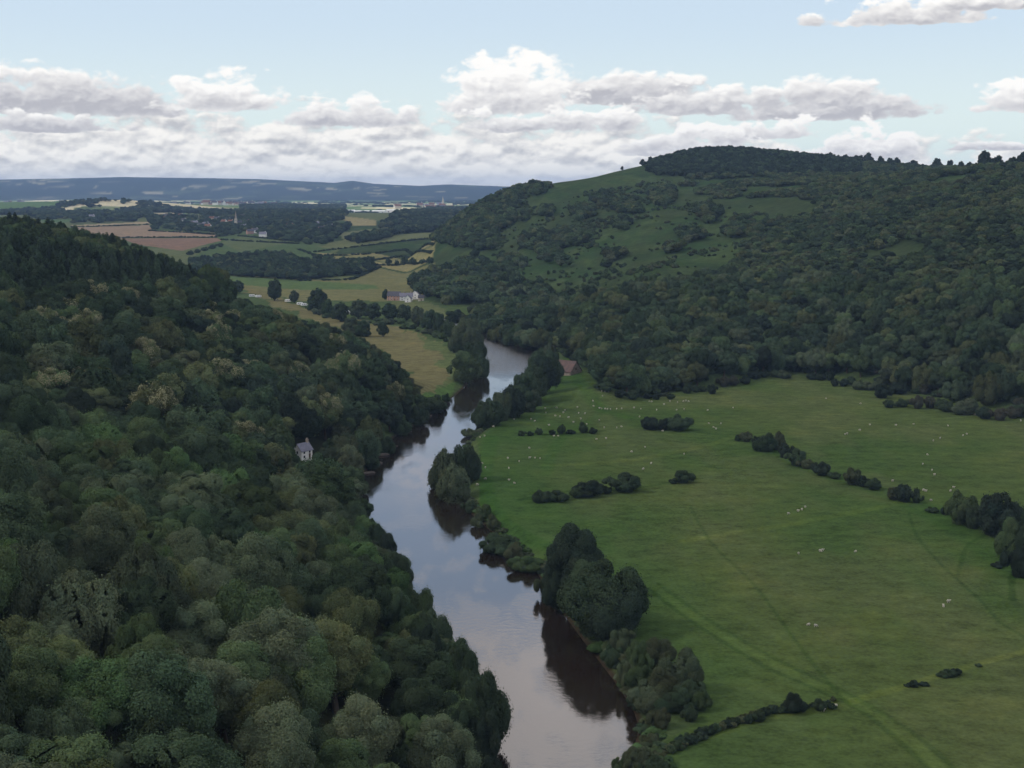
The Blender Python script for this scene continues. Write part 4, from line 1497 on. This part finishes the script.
NOUN = {'broadleaf_tree': 'broadleaf tree', 'conifer_tree': 'conifer', 'flowering_tree': 'cream-flowered tree', 'bush': 'bush'}
GROUP = {'broadleaf_tree': 'broadleaf trees of the valley woods', 'conifer_tree': 'dark conifers on the left hilltop', 'flowering_tree': 'cream-flowered trees in the left wood', 'bush': 'bushes and shrubs of the valley'}
cells = {}
for i in single:
    cells.setdefault((PL[i][0], PL[i][6], zone(i)), []).append(i)
LABEL = {}
for (k, c, z), ids in cells.items():
    ids.sort(key=lambda i: PU[i])
    n = len(ids)
    for j, i in enumerate(ids):
        o = ordinal(j, n)
        LABEL[i] = f'{c} {NOUN[k]} {z}' + (f', {o}' if o else '')
        if len(LABEL[i].replace('-', ' ').split()) > 16:
            LABEL[i] = LABEL[i].replace('broadleaf tree', 'tree').replace('in the centre of', 'inside').replace(' of its middle', '')


def assign_tint(o, c, seed):
    r = np.random.default_rng(seed)
    s = (r.uniform(.62, 1.34) if not PL[seed][10] else r.uniform(.72, 1.0)) * LEAFGAIN
    o['tint'] = [float(q * s * r.uniform(.975, 1.025)) for q in TINTS[c]]
    return o


def make_single(i):
    k, x, y, z, R, H, c, var, yaw, w, nm = PL[i]
    lod = lod_of(PD[i])
    root = bpy.data.objects.new(k, None)
    COL.objects.link(root)
    root.location = (x, y, z - .1)
    root.rotation_euler = (0, 0, yaw)
    root.scale = (R, R, H)
    root.empty_display_size = .2
    tag(root, LABEL[i], 'tree' if k != 'bush' else 'bush', GROUP[k])
    if k == 'bush':
        assign_tint(obj_from('crown', AS['bush', lod, var], root), c, i)
        obj_from('stem', STEM, root)
        return
    assign_tint(obj_from('crown', AS[k, lod, var], root), c, i)
    obj_from('trunk', TRC if k == 'conifer_tree' else TR[var % 4], root)
    if k == 'flowering_tree':
        obj_from('blossom', AS['blossom', lod, var], root)


for i in sorted(single):
    make_single(i)

# ------------------------------------------------------------------ the rest of the woods as one mass
lib = bpy.data.collections.new('woodland_kinds')
order = []
for kind in ('broadleaf_tree', 'bush', 'conifer_tree', 'flowering_tree'):
    for lod in ('near', 'mid', 'far'):
        for k in range(NVAR[kind]):
            order.append((kind, lod, k))
IDX = {}
for j, key in enumerate(order):
    me = AS[key]
    o = bpy.data.objects.new('kind_%03d' % j, me)
    lib.objects.link(o)
    IDX[key] = j


def build_woodland():
    ids = [i for i in range(len(PL)) if i not in single and not (HID[i] and PD[i] > 700 and PL[i][9] == 'right' and PV[i] < 100)]
    n = len(ids)
    V = np.array([(PL[i][1], PL[i][2], PL[i][3] - .1) for i in ids], np.float32)
    me = bpy.data.meshes.new('woodland')
    me.vertices.add(n)
    me.vertices.foreach_set('co', V.ravel())
    a = me.attributes.new('vidx', 'INT', 'POINT')
    a.data.foreach_set('value', np.array([IDX[PL[i][0], lod_of(PD[i]), PL[i][7]] for i in ids], np.int32))
    a = me.attributes.new('yaw', 'FLOAT_VECTOR', 'POINT')
    a.data.foreach_set('vector', np.array([(0, 0, PL[i][8]) for i in ids], np.float32).ravel())
    a = me.attributes.new('size', 'FLOAT_VECTOR', 'POINT')
    a.data.foreach_set('vector', np.array([(PL[i][4], PL[i][4], PL[i][5]) for i in ids], np.float32).ravel())
    a = me.attributes.new('tint', 'FLOAT_COLOR', 'POINT')
    s = LEAFGAIN * rng.uniform(.62, 1.34, (n, 1)) * rng.uniform(.975, 1.025, (n, 3))
    c = np.array([TINTS[PL[i][6]] for i in ids]) * s
    a.data.foreach_set('color', np.concatenate([c, np.ones((n, 1))], 1).astype(np.float32).ravel())
    o = obj_from('woodland', me)
    tag(o, 'mixed green woodland massed over both hillsides and the far valley', None, None, 'stuff')
    ng = bpy.data.node_groups.new('woodland', 'GeometryNodeTree')
    ng.interface.new_socket('Geometry', in_out='INPUT', socket_type='NodeSocketGeometry')
    ng.interface.new_socket('Geometry', in_out='OUTPUT', socket_type='NodeSocketGeometry')
    gi = ng.nodes.new('NodeGroupInput')
    go = ng.nodes.new('NodeGroupOutput')
    ci = ng.nodes.new('GeometryNodeCollectionInfo')
    ci.inputs['Collection'].default_value = lib
    ci.inputs['Separate Children'].default_value = True
    ci.inputs['Reset Children'].default_value = True
    ip = ng.nodes.new('GeometryNodeInstanceOnPoints')
    ip.inputs['Pick Instance'].default_value = True

    def attr(nm, t):
        q = ng.nodes.new('GeometryNodeInputNamedAttribute')
        q.data_type = t
        q.inputs['Name'].default_value = nm
        return q.outputs[0]
    er = ng.nodes.new('FunctionNodeEulerToRotation')
    ng.links.new(attr('yaw', 'FLOAT_VECTOR'), er.inputs[0])
    ng.links.new(gi.outputs[0], ip.inputs['Points'])
    ng.links.new(ci.outputs[0], ip.inputs['Instance'])
    ng.links.new(attr('vidx', 'INT'), ip.inputs['Instance Index'])
    ng.links.new(er.outputs[0], ip.inputs['Rotation'])
    ng.links.new(attr('size', 'FLOAT_VECTOR'), ip.inputs['Scale'])
    ng.links.new(ip.outputs[0], go.inputs[0])
    md = o.modifiers.new('woodland', 'NODES')
    md.node_group = ng
    print('WOODLAND', n, 'singles', len(single), {k: sum(1 for i in single if PL[i][0] == k) for k in NVAR})


build_woodland()
# ------------------------------------------------------------------ sheep
def sheep_mesh(name, seed, graze=True):
    bm_v = [(-.48, 0, .62), (-.25, 0, .66), (.05, 0, .66), (.32, 0, .66), (.52, 0, .72 if not graze else .60), (.66, 0, .86 if not graze else .40), (.82, 0, .80 if not graze else .16)]
    rad = [.17, .27, .29, .26, .17, .12, .07]
    E = [(0, 1), (1, 2), (2, 3), (3, 4), (4, 5), (5, 6)]
    for bx, sy in ((1, -1), (1, 1), (3, -1), (3, 1)):
        b = len(bm_v)
        x0 = bm_v[bx][0]
        bm_v += [(x0, .16 * sy, .42), (x0 + .03, .16 * sy, .22), (x0, .16 * sy, .0)]
        rad += [.10, .06, .045]
        E += [(bx, b), (b, b + 1), (b + 1, b + 2)]
    me = bpy.data.meshes.new('sheep_rig')
    me.from_pydata(bm_v, E, [])
    o = bpy.data.objects.new('sheep_rig', me)
    COL.objects.link(o)
    sk = o.modifiers.new('skin', 'SKIN')
    for i, r in enumerate(rad):
        me.skin_vertices[0].data[i].radius = (r, r)
    me.skin_vertices[0].data[2].use_root = True
    ss = o.modifiers.new('sub', 'SUBSURF')
    ss.levels = ss.render_levels = 1
    dg = bpy.context.evaluated_depsgraph_get()
    m2 = bpy.data.meshes.new_from_object(o.evaluated_get(dg))
    bpy.data.objects.remove(o)
    m2.name = name
    m2.materials.clear()
    m2.materials.append(MAT['wool'])
    m2.materials.append(MAT['sheep_face'])
    for p in m2.polygons:
        c = p.center
        p.material_index = 1 if c.x > .62 or c.z < .30 and c.x < .5 else 0
        p.use_smooth = True
    return m2


SM = [sheep_mesh('sheep', 1, True), sheep_mesh('sheep', 2, False)]
SHEEP = [(470 + a / 6, 360 + b / 6) for a, b in [(450, 290), (455, 315), (265, 355), (365, 355), (390, 365), (475, 390), (520, 285), (645, 283), (652, 317), (540, 338), (513, 335), (665, 352), (590, 345), (410, 250), (740, 275), (790, 187), (810, 188), (832, 188),
    (795, 215), (737, 245), (778, 288), (790, 292), (810, 293), (825, 295), (843, 295), (880, 292), (910, 290), (985, 285), (880, 405), (910, 400), (805, 405), (760, 475), (817, 470), (970, 548), (505, 455), (530, 455), (355, 527), (357, 587), (390, 587),
    (420, 590), (227, 590), (295, 608), (70, 620), (92, 645), (233, 648), (93, 713), (233, 720), (265, 738), (88, 455), (60, 463), (142, 400), (775, 360), (690, 320), (570, 300), (42, 748), (560, 315), (620, 372), (700, 385)]]
SHEEP += [(630 + a / 6, 370 + b / 6) for a, b in [(115, 187), (130, 190), (205, 205), (240, 187), (285, 193), (322, 187), (335, 184), (350, 187), (25, 225), (65, 232), (57, 280), (160, 238), (280, 238), (325, 235), (467, 240), (618, 225), (472, 320),
    (545, 320), (500, 343), (515, 352), (197, 365), (90, 462), (10, 490), (325, 503), (127, 560), (80, 593)]]
SHEEP += [(790 + a / 6, 370 + b / 6) for a, b in [(217, 170), (424, 200), (480, 327), (420, 360), (330, 386), (343, 381), (637, 330), (742, 323), (947, 333), (900, 408), (860, 423), (823, 507), (797, 563), (852, 600), (868, 628), (615, 665), (800, 720), (815, 725), (980, 705), (963, 725)]]
SHEEP += [(884 + a / 7.314, 370 + b / 7.314) for a, b in [(775, 297), (780, 311), (665, 325), (1000, 370), (578, 477), (605, 468)]]
SHEEP += [(684 + a / 3.012, 513 + b / 3.012) for a, b in [(345, 122), (410, 115), (417, 112), (517, 116), (796, 268), (781, 281), (376, 337), (396, 341), (418, 595), (457, 583)]]
SHEEP += [(684 + a / 3.012, 350 + b / 3.012) for a, b in [(314, 493), (343, 485), (355, 481), (365, 473), (726, 424), (743, 453)]]


def sheep_zone(u, v):
    if v < 396:
        return 'at the far end of the meadow below the barn' if u < 600 else 'close under the wood at the meadow corner' if u < 625 else 'along the wood edge behind the paired bushes' if u < 665 else 'behind the paired bushes near the wood'
    if v < 412:
        return 'in the far meadow by the riverbank trees' if u < 545 else 'in the far meadow above the short tree row' if u < 593 else 'in the string near the wood corner' if u < 632 else 'left of the wood edge string' if u < 660 else 'in the wide slope under the wood' if u < 800 else 'below the brown bushes at the wood edge'
    if v < 424:
        return 'in the far meadow left of the tree row' if u < 545 else 'around the short tree row' if u < 612 else 'just above the paired bushes' if u < 650 else 'between paired bushes and hedge line' if u < 730 else 'mid slope beyond the hedge line' if u < 890 else 'on the slope at the right'
    if v < 446:
        return 'by the riverbank below the tree row' if u < 545 else 'just below the short tree row' if u < 612 else 'below the paired bushes' if u < 730 else 'beyond the middle of the hedge line' if u < 890 else 'high on the right slope'
    if v < 462:
        return 'on the meadow beside the mid river willows' if u < 520 else 'in the middle of the far meadow' if u < 620 else 'beside the pale track line' if u < 730 else 'beyond the lower hedge line'
    if v < 484:
        return 'near the river above the three dark bushes' if u < 560 else 'near the single round bush' if u < 730 else 'beyond the lower end of the hedge line'
    if v < 520:
        return 'beside the willows low on the bank' if u < 560 else 'below the hedge line in open pasture' if u < 880 else 'by the dark clump at the hedge end'
    if v < 590:
        return 'in the middle of the near meadow'
    if v < 680:
        return 'in the lower meadow near the tracks' if u < 860 else 'in the lower right meadow'
    return 'by the hedge end at the track crossing'


cells = {}
for s in SHEEP:
    cells.setdefault(sheep_zone(*s), []).append(s)
k = 0
for zn, rows in cells.items():
    rows.sort()
    for j, (u, v) in enumerate(rows):
        p = pick(u, v + .8)
        o = obj_from('sheep', SM[k % 3 == 0])
        o.location = (p[0], p[1], float(ground(p[0], p[1])) + .01)
        o.rotation_euler = (0, 0, rnd.uniform(0, 6.28))
        s = rnd.uniform(.78, 1.02)
        o.scale = (s, s * 1.1, s)
        q = ordinal(j, len(rows))
        tag(o, 'white sheep ' + zn + (', ' + q if q else ''), 'sheep', 'sheep grazing in the riverside meadow')
        k += 1


# ------------------------------------------------------------------ buildings
class MB:
    def __init__(self):
        self.V, self.F, self.m = [], [], []

    def add(self, V, Fs, mi=0):
        o = len(self.V)
        self.V += [tuple(map(float, v)) for v in V]
        self.F += [tuple(i + o for i in f) for f in Fs]
        self.m += [mi] * len(Fs)
        return self

    def box(self, x0, x1, y0, y1, z0, z1, mi=0):
        V = [(a, b, c) for c in (z0, z1) for b in (y0, y1) for a in (x0, x1)]
        return self.add(V, [(0, 2, 3, 1), (4, 5, 7, 6), (0, 1, 5, 4), (2, 6, 7, 3), (0, 4, 6, 2), (1, 3, 7, 5)], mi)

    def gable(self, L_, W, h, r, mi=0, z0=-1.0):
        a, b = L_ / 2, W / 2
        V = [(s, y, z) for s in (-a, a) for y, z in ((-b, z0), (b, z0), (b, h), (0, h + r), (-b, h))]
        return self.add(V, [(0, 1, 2, 3, 4), (9, 8, 7, 6, 5), (0, 5, 6, 1), (1, 6, 7, 2), (2, 7, 8, 3), (3, 8, 9, 4), (4, 9, 5, 0)], mi)

    def pitched(self, L_, W, h, r, ov=.4, th=.22, mi=0):
        a = L_ / 2 + ov
        b = W / 2 + ov
        drop = r / (W / 2) * ov
        for s in (1, -1):
            V = [(x, y * s, z + dz) for x in (-a, a) for y, z in ((0, h + r + .02), (b, h - drop + .02)) for dz in (0, th)]
            self.add(V, [(0, 1, 3, 2), (4, 6, 7, 5), (0, 4, 5, 1), (2, 3, 7, 6), (1, 5, 7, 3), (0, 2, 6, 4)], mi)
        return self

    def build(self, name, mats, parent=None):
        me = bpy.data.meshes.new(name)
        me.from_pydata(self.V, [], self.F)
        for m in (mats if isinstance(mats, (list, tuple)) else [mats]):
            me.materials.append(m)
        me.polygons.foreach_set('material_index', self.m)
        me.update()
        return obj_from(name, me, parent)


def root_at(name, x, y, z, rot, label, cat, group=None):
    o = bpy.data.objects.new(name, None)
    COL.objects.link(o)
    o.location = (x, y, z)
    o.rotation_euler = (0, 0, rot)
    tag(o, label, cat, group)
    return o


def house(name, x, y, rot, L_, W, h, r, wall, roof, label, cat='house', chim=(), win=3, floors=2, group=None, dz=0.0):
    z = float(ground(x, y)) + dz
    t = root_at(name, x, y, z, rot, label, cat, group)
    MB().gable(L_, W, h, r).build('wall', wall, t)
    rf = MB().pitched(L_, W, h, r).build('roof', roof, t)
    for cx in chim:
        MB().box(cx - .45, cx + .45, -.4, .4, h + r - .6, h + r + 1.5).box(cx - .2, cx + .2, -.2, .2, h + r + 1.5, h + r + 1.9).build('chimney', MAT['stone_wall'], rf)
    for f in range(floors):
        zc = h * (f + .55) / floors
        for s in (-1, 1):
            for i in range(win):
                xx = -L_ / 2 + L_ * (i + .5) / win
                if f == 0 and s == -1 and i == win // 2:
                    MB().box(xx - .5, xx + .5, -W / 2 - .06, -W / 2 + .02, 0, 2.05).build('door', MAT['door'], t)
                    continue
                w = MB().box(xx - .6, xx + .6, s * W / 2 - .05, s * W / 2 + .05, zc - .65, zc + .65).build('window', MAT['white_metal'], t)
                MB().box(xx - .5, xx + .5, s * W / 2 - .07, s * W / 2 + .07, zc - .55, zc + .55).build('pane', MAT['glass'], w)
        for s in (-1, 1):
            w = MB().box(s * L_ / 2 - .05, s * L_ / 2 + .05, -.6, .6, zc - .65, zc + .65).build('window', MAT['white_metal'], t)
            MB().box(s * L_ / 2 - .07, s * L_ / 2 + .07, -.5, .5, zc - .55, zc + .55).build('pane', MAT['glass'], w)
    return t


# the barn at the bend: a big mottled tiled roof, its ridge running away from the river
p = pick(565, 374)
bx, by = p[0], p[1]
bz = float(ground(bx, by))
t = root_at('barn', bx, by, bz, math.radians(-38), 'old stone barn with mottled pinkish brown tiled roof at the river bend', 'barn')
MB().gable(17, 12, 2.6, 6.0).build('wall', MAT['stone_wall'], t)
rf = MB().pitched(17, 12, 2.6, 6.0, .5).build('roof', MAT['tile_roof'], t)
MB().box(-1.7, 1.7, -6.06, -5.95, 0, 2.4).build('door', MAT['door'], t)
MB().box(8.45, 8.56, -.7, .7, 3.2, 4.6).build('hatch', MAT['door'], t)

# the farm by the far hill
q = pick(394, 300.5)
house('farmhouse', q[0], q[1] + 4, math.radians(-12), 13.5, 8, 5.2, 4.0, MAT['pink_wall'], MAT['slate'], 'pink brick farmhouse with a long dark roof at the foot of the far hill', chim=(-6.1,), win=4)
q = pick(406, 300.5)
house('farmhouse', q[0], q[1] + 3, math.radians(8), 14, 8, 4.4, 3.4, MAT['white_wall'], MAT['grey_roof'], 'low white farm cottage with grey roof, middle of the farm buildings', chim=(-2, 5), win=3)
q = pick(409, 301.5)
house('farmhouse', q[0], q[1] - 6, math.radians(80), 7, 6, 4.0, 3.4, MAT['white_wall'], MAT['grey_roof'], 'small white gabled wing facing the river in front of the farm cottage', win=2)
q = pick(416, 299.5)
house('farmhouse', q[0], q[1] + 8, math.radians(75), 9, 8, 5.6, 3.8, MAT['white_wall'], MAT['grey_roof'], 'tall white farmhouse with gable towards the river, nearest the hill wood', chim=(3.6,), win=2)
q = pick(421, 301)
house('farmhouse', q[0], q[1] + 2, math.radians(5), 6, 5, 3.4, 2.6, MAT['cream_wall'], MAT['slate'], 'small cream outhouse at the hill end of the farm buildings', win=1, floors=1)

# the white house in the left wood
q = pick(303, 459)
house('cottage', q[0], q[1], math.radians(55), 6.4, 4.6, 3.6, 2.6, MAT['white_wall'], MAT['grey_roof'], 'small white house half hidden among the trees of the left wood', chim=(2.6,), win=2, dz=.4)

# caravans on the valley floor
CARAVANS = [(252, 297, .2), (258.5, 297.6, .5), (288, 302, -.2), (300, 305, .35), (304, 306, .5), (347, 313.5, .1), (352, 314.5, .3)]
CLAB = ['white caravan at the far end of the valley site, leftmost', 'white caravan on the valley site, second from left', 'large white caravan standing by itself between two trees', 'white caravan in a close pair by the bushes, left one',
        'white caravan in a close pair by the bushes, right one', 'white caravan among the river trees, left one of two', 'white caravan among the river trees, right one of two']


def caravan(u, v, rot, label):
    p = pick(u, v)
    t = root_at('caravan', p[0], p[1], float(ground(p[0], p[1])), rot, label, 'caravan', 'white caravans parked on the valley floor')
    prof = [(-3.0, .55), (3.0, .55), (3.15, 1.1), (2.85, 2.5), (2.4, 2.75), (-2.7, 2.75), (-3.1, 2.3), (-3.15, .9)]
    V = [(x, y, z) for y in (-1.15, 1.15) for x, z in prof]
    n = len(prof)
    MB().add(V, [tuple(range(n)), tuple(range(2 * n - 1, n - 1, -1))] + [(i, i + n, (i + 1) % n + n, (i + 1) % n) for i in range(n)]).build('body', MAT['white_metal'], t)
    for x in (-1.8, .2, 1.9):
        MB().box(x - .5, x + .5, -1.18, -1.14, 1.45, 2.15).build('window', MAT['glass'], t)
    MB().box(-.95, -.35, -1.18, -1.14, .65, 2.35).build('door', MAT['white_wall'], t)
    for s in (-1.05, .95):
        m = MB()
        V = [(.36 * math.cos(a * PI / 6), yy, .36 + .36 * math.sin(a * PI / 6)) for yy in (s, s + .14) for a in range(12)]
        m.add(V, [tuple(range(12)), tuple(range(23, 11, -1))] + [(i, i + 12, (i + 1) % 12 + 12, (i + 1) % 12) for i in range(12)])
        m.build('wheel', MAT['rubber'], t)
    MB().box(3.1, 4.3, -.06, .06, .42, .52).build('hitch', MAT['rubber'], t)


for (u, v, r), lb in zip(CARAVANS, CLAB):
    caravan(u, v, r, lb)

# the church with its spire, in the village
p = pick(236, 226)
CH = p
z = float(ground(p[0], p[1]))
t = root_at('church', p[0], p[1], z, .25, 'grey stone church with a tall pointed spire above the village trees', 'church')
tw = MB().box(-3, 3, -3, 3, -1, 17).build('tower', MAT['cream_wall'], t)
m = MB()
V = [(2.9 * math.cos(a * PI / 4 + PI / 8), 2.9 * math.sin(a * PI / 4 + PI / 8), 17) for a in range(8)] + [(0, 0, 36)]
m.add(V, [(i, (i + 1) % 8, 8) for i in range(8)])
m.build('spire', MAT['stone_wall'], tw)
for s in (-1, 1):
    MB().box(-.7, .7, s * 3 - .06, s * 3 + .06, 12, 15).build('belfry_opening', MAT['slate'], tw)
m = MB()
V = [(x, y, zz) for x in (3.1, 24) for y, zz in ((-4.5, -1), (4.5, -1), (4.5, 7), (0, 12), (-4.5, 7))]
m.add(V, [(0, 1, 2, 3, 4), (9, 8, 7, 6, 5), (0, 5, 6, 1), (1, 6, 7, 2), (2, 7, 8, 3), (3, 8, 9, 4), (4, 9, 5, 0)])
m.build('nave', MAT['stone_wall'], t)
m = MB()
for s in (1, -1):
    V = [(x, y * s, zz + dz) for x in (3.1, 24.4) for y, zz in ((0, 12.05), (5, 6.5)) for dz in (0, .3)]
    m.add(V, [(0, 1, 3, 2), (4, 6, 7, 5), (0, 4, 5, 1), (2, 3, 7, 6), (1, 5, 7, 3), (0, 2, 6, 4)])
m.build('roof', MAT['slate'], t)

# a second spire, far off in the town
p = pick(443, 206.5)
p = np.array([at(443, 206, 6800)[0], 6800, float(ground(at(443, 206, 6800)[0], 6800))])
t = root_at('church', p[0], p[1], p[2], .4, 'far pale church spire rising over the town by the hill edge', 'church')
tw = MB().box(-5, 5, -5, 5, -1, 24).build('tower', MAT['cream_wall'], t)
V = [(5 * math.cos(a * PI / 4 + PI / 8), 5 * math.sin(a * PI / 4 + PI / 8), 24) for a in range(8)] + [(0, 0, 58)]
MB().add(V, [(i, (i + 1) % 8, 8) for i in range(8)]).build('spire', MAT['cream_wall'], tw)

# small far houses: one mesh of walls and roof each, too far to show more
HM = {}
for nm, wm, rm in (('a', 'white_wall', 'slate'), ('b', 'cream_wall', 'red_roof'), ('c', 'white_wall', 'grey_roof'), ('d', 'pink_wall', 'slate'), ('e', 'white_wall', 'red_roof')):
    me = MB().gable(12, 8, 5.2, 3.6, 0).pitched(12, 8, 5.2, 3.6, .4, .25, 1).box(3.6, 4.5, -.5, .5, 8, 10, 0).build('house', [MAT[wm], MAT[rm]])
    HM[nm] = me.data
    bpy.data.objects.remove(me)
HK = 'abcde'
HD = {'a': 'white walled dark roofed', 'b': 'cream walled red roofed', 'c': 'white walled grey roofed', 'd': 'pink walled dark roofed', 'e': 'white walled red roofed'}


def far_house(u, v, k, s, where, Y=None):
    if Y:
        x = at(u, v, Y)[0]
        p = (x, Y)
    else:
        p = pick(u, v)
    o = obj_from('house', HM[k])
    o.location = (p[0], p[1], float(ground(p[0], p[1])))
    o.rotation_euler = (0, 0, rnd.uniform(-.6, .6))
    o.scale = (s, s, s)
    FH.append((u, k, where, o))


FH = []
VILLAGE = [(166, 218, 'd'), (181, 217.5, 'b'), (184, 222.5, 'a'), (190, 225.5, 'd'), (195, 225, 'c'), (201, 227.5, 'a'), (206, 226.5, 'c'), (208, 228.5, 'e'), (212, 220.5, 'b'), (217, 220.8, 'a'), (224, 223.8, 'e'), (228, 222.3, 'a'), (231, 224, 'b'), (243, 218.5, 'a'),
           (247, 224, 'd'), (244, 229, 'c'), (250, 234, 'd'), (255, 233, 'a'), (263, 237, 'c'), (62, 215.5, 'a'), (92, 218.5, 'c'), (52, 214, 'b'), (290, 228, 'b'), (322, 231, 'd'), (330, 229, 'a'), (316, 226, 'c')]
for u, v, k in VILLAGE:
    far_house(u, v, k, 1.15, 'in the village round the spire' if 160 < u < 260 else 'among trees beyond the brown fields' if u < 160 else 'in the wood beyond the green fields')
r2 = np.random.default_rng(5)
for i in range(110):
    if i < 34 or i > 88:
        u, Y, w = r2.normal(232, 22), r2.uniform(6500, 8600), 'in the far town above the village'
    elif i < 50:
        u, Y, w = r2.normal(425, 16), r2.uniform(6000, 7600), 'in the far town by the hill edge'
    else:
        u, Y, w = r2.uniform(0, 130), r2.uniform(6800, 8800), 'strewn over the plain at the left'
    far_house(u, 205, HK[r2.integers(0, 5)], r2.uniform(1.3, 2.8), w, Y)
cells = {}
for f in FH:
    cells.setdefault((f[1], f[2]), []).append(f)
for (k, w), rows in cells.items():
    rows.sort(key=lambda f: f[0])
    for j, f in enumerate(rows):
        q = ordinal(j, len(rows))
        tag(f[3], f'{HD[k]} house {w}' + (', ' + q if q else ''), 'house', 'small houses in the distance')

# long pale sheds on the plain
for (u, L_, Y, lb) in [(349, 46, 5650, 'long white industrial shed on the plain, leftmost'), (362, 60, 5560, 'long white industrial shed on the plain, second from left'), (379, 52, 5480, 'long white industrial shed on the plain, second from right'), (394, 58, 5380, 'long white industrial shed on the plain, rightmost')]:
    x = at(u, 211, Y)[0]
    t = root_at('shed', x, Y, float(ground(x, Y)), rnd.uniform(-.15, .1), lb, 'shed', 'long pale sheds on the plain')
    MB().gable(L_, 24, 8, 3).build('wall', MAT['white_wall'], t)
    MB().pitched(L_, 24, 8, 3, .3, .3).build('roof', MAT['white_metal'], t)
    for i in range(3):
        xx = -L_ / 2 + L_ * (i + .5) / 3
        MB().box(xx - 2.2, xx + 2.2, -12.1, -11.9, 0, 5).build('door', MAT['grey_roof'], t)

# stones at the water's edge on the left bank
STONES = [(402, 432.5, 2.6, 'long pale stone lying in the shallows by the left bank'), (409, 431.8, 1.2, 'small stone beside the long pale stone at the left bank'), (419, 424, 1.9, 'brown boulder at the left bank near the river bend'), (427, 416, 2.2, 'large brown boulder on the left bank nearest the bend'), (437, 409, 1.8, 'boulder under the bushes at the bend of the left bank'),
          (383, 455, 2.4, 'wide brown stone on the left bank below the long stone'), (390, 451, 1.7, 'brown stone at the foot of the trees on the left bank'), (376, 463, 2.5, 'flat pale stone at the left bank, second from lowest'), (369, 473, 2.2, 'flat pale stone at the left bank, lowest of the row'), (394, 446, 1.5, 'small brown stone in the left bank mud')]
for u, v, s, lb in STONES:
    p = onz(u, v, .15)
    import bmesh
    bm = bmesh.new()
    bmesh.ops.create_icosphere(bm, subdivisions=3, radius=1)
    for w in bm.verts:
        n = .75 + .5 * float(fbm(np.array(w.co.x * 1.3 + u), np.array(w.co.y * 1.3 + w.co.z * 1.1), 7))
        w.co *= n
        w.co.z *= .42
    me = bpy.data.meshes.new('boulder')
    bm.to_mesh(me)
    bm.free()
    me.materials.append(MAT['rock'])
    o = obj_from('boulder', me)
    o.location = (p[0], p[1], .12)
    o.scale = (s * 1.25, s * .7, s * .8)
    o.rotation_euler = (0, 0, rnd.uniform(-.3, .6))
    tag(o, lb, 'boulder', 'stones along the left riverbank')
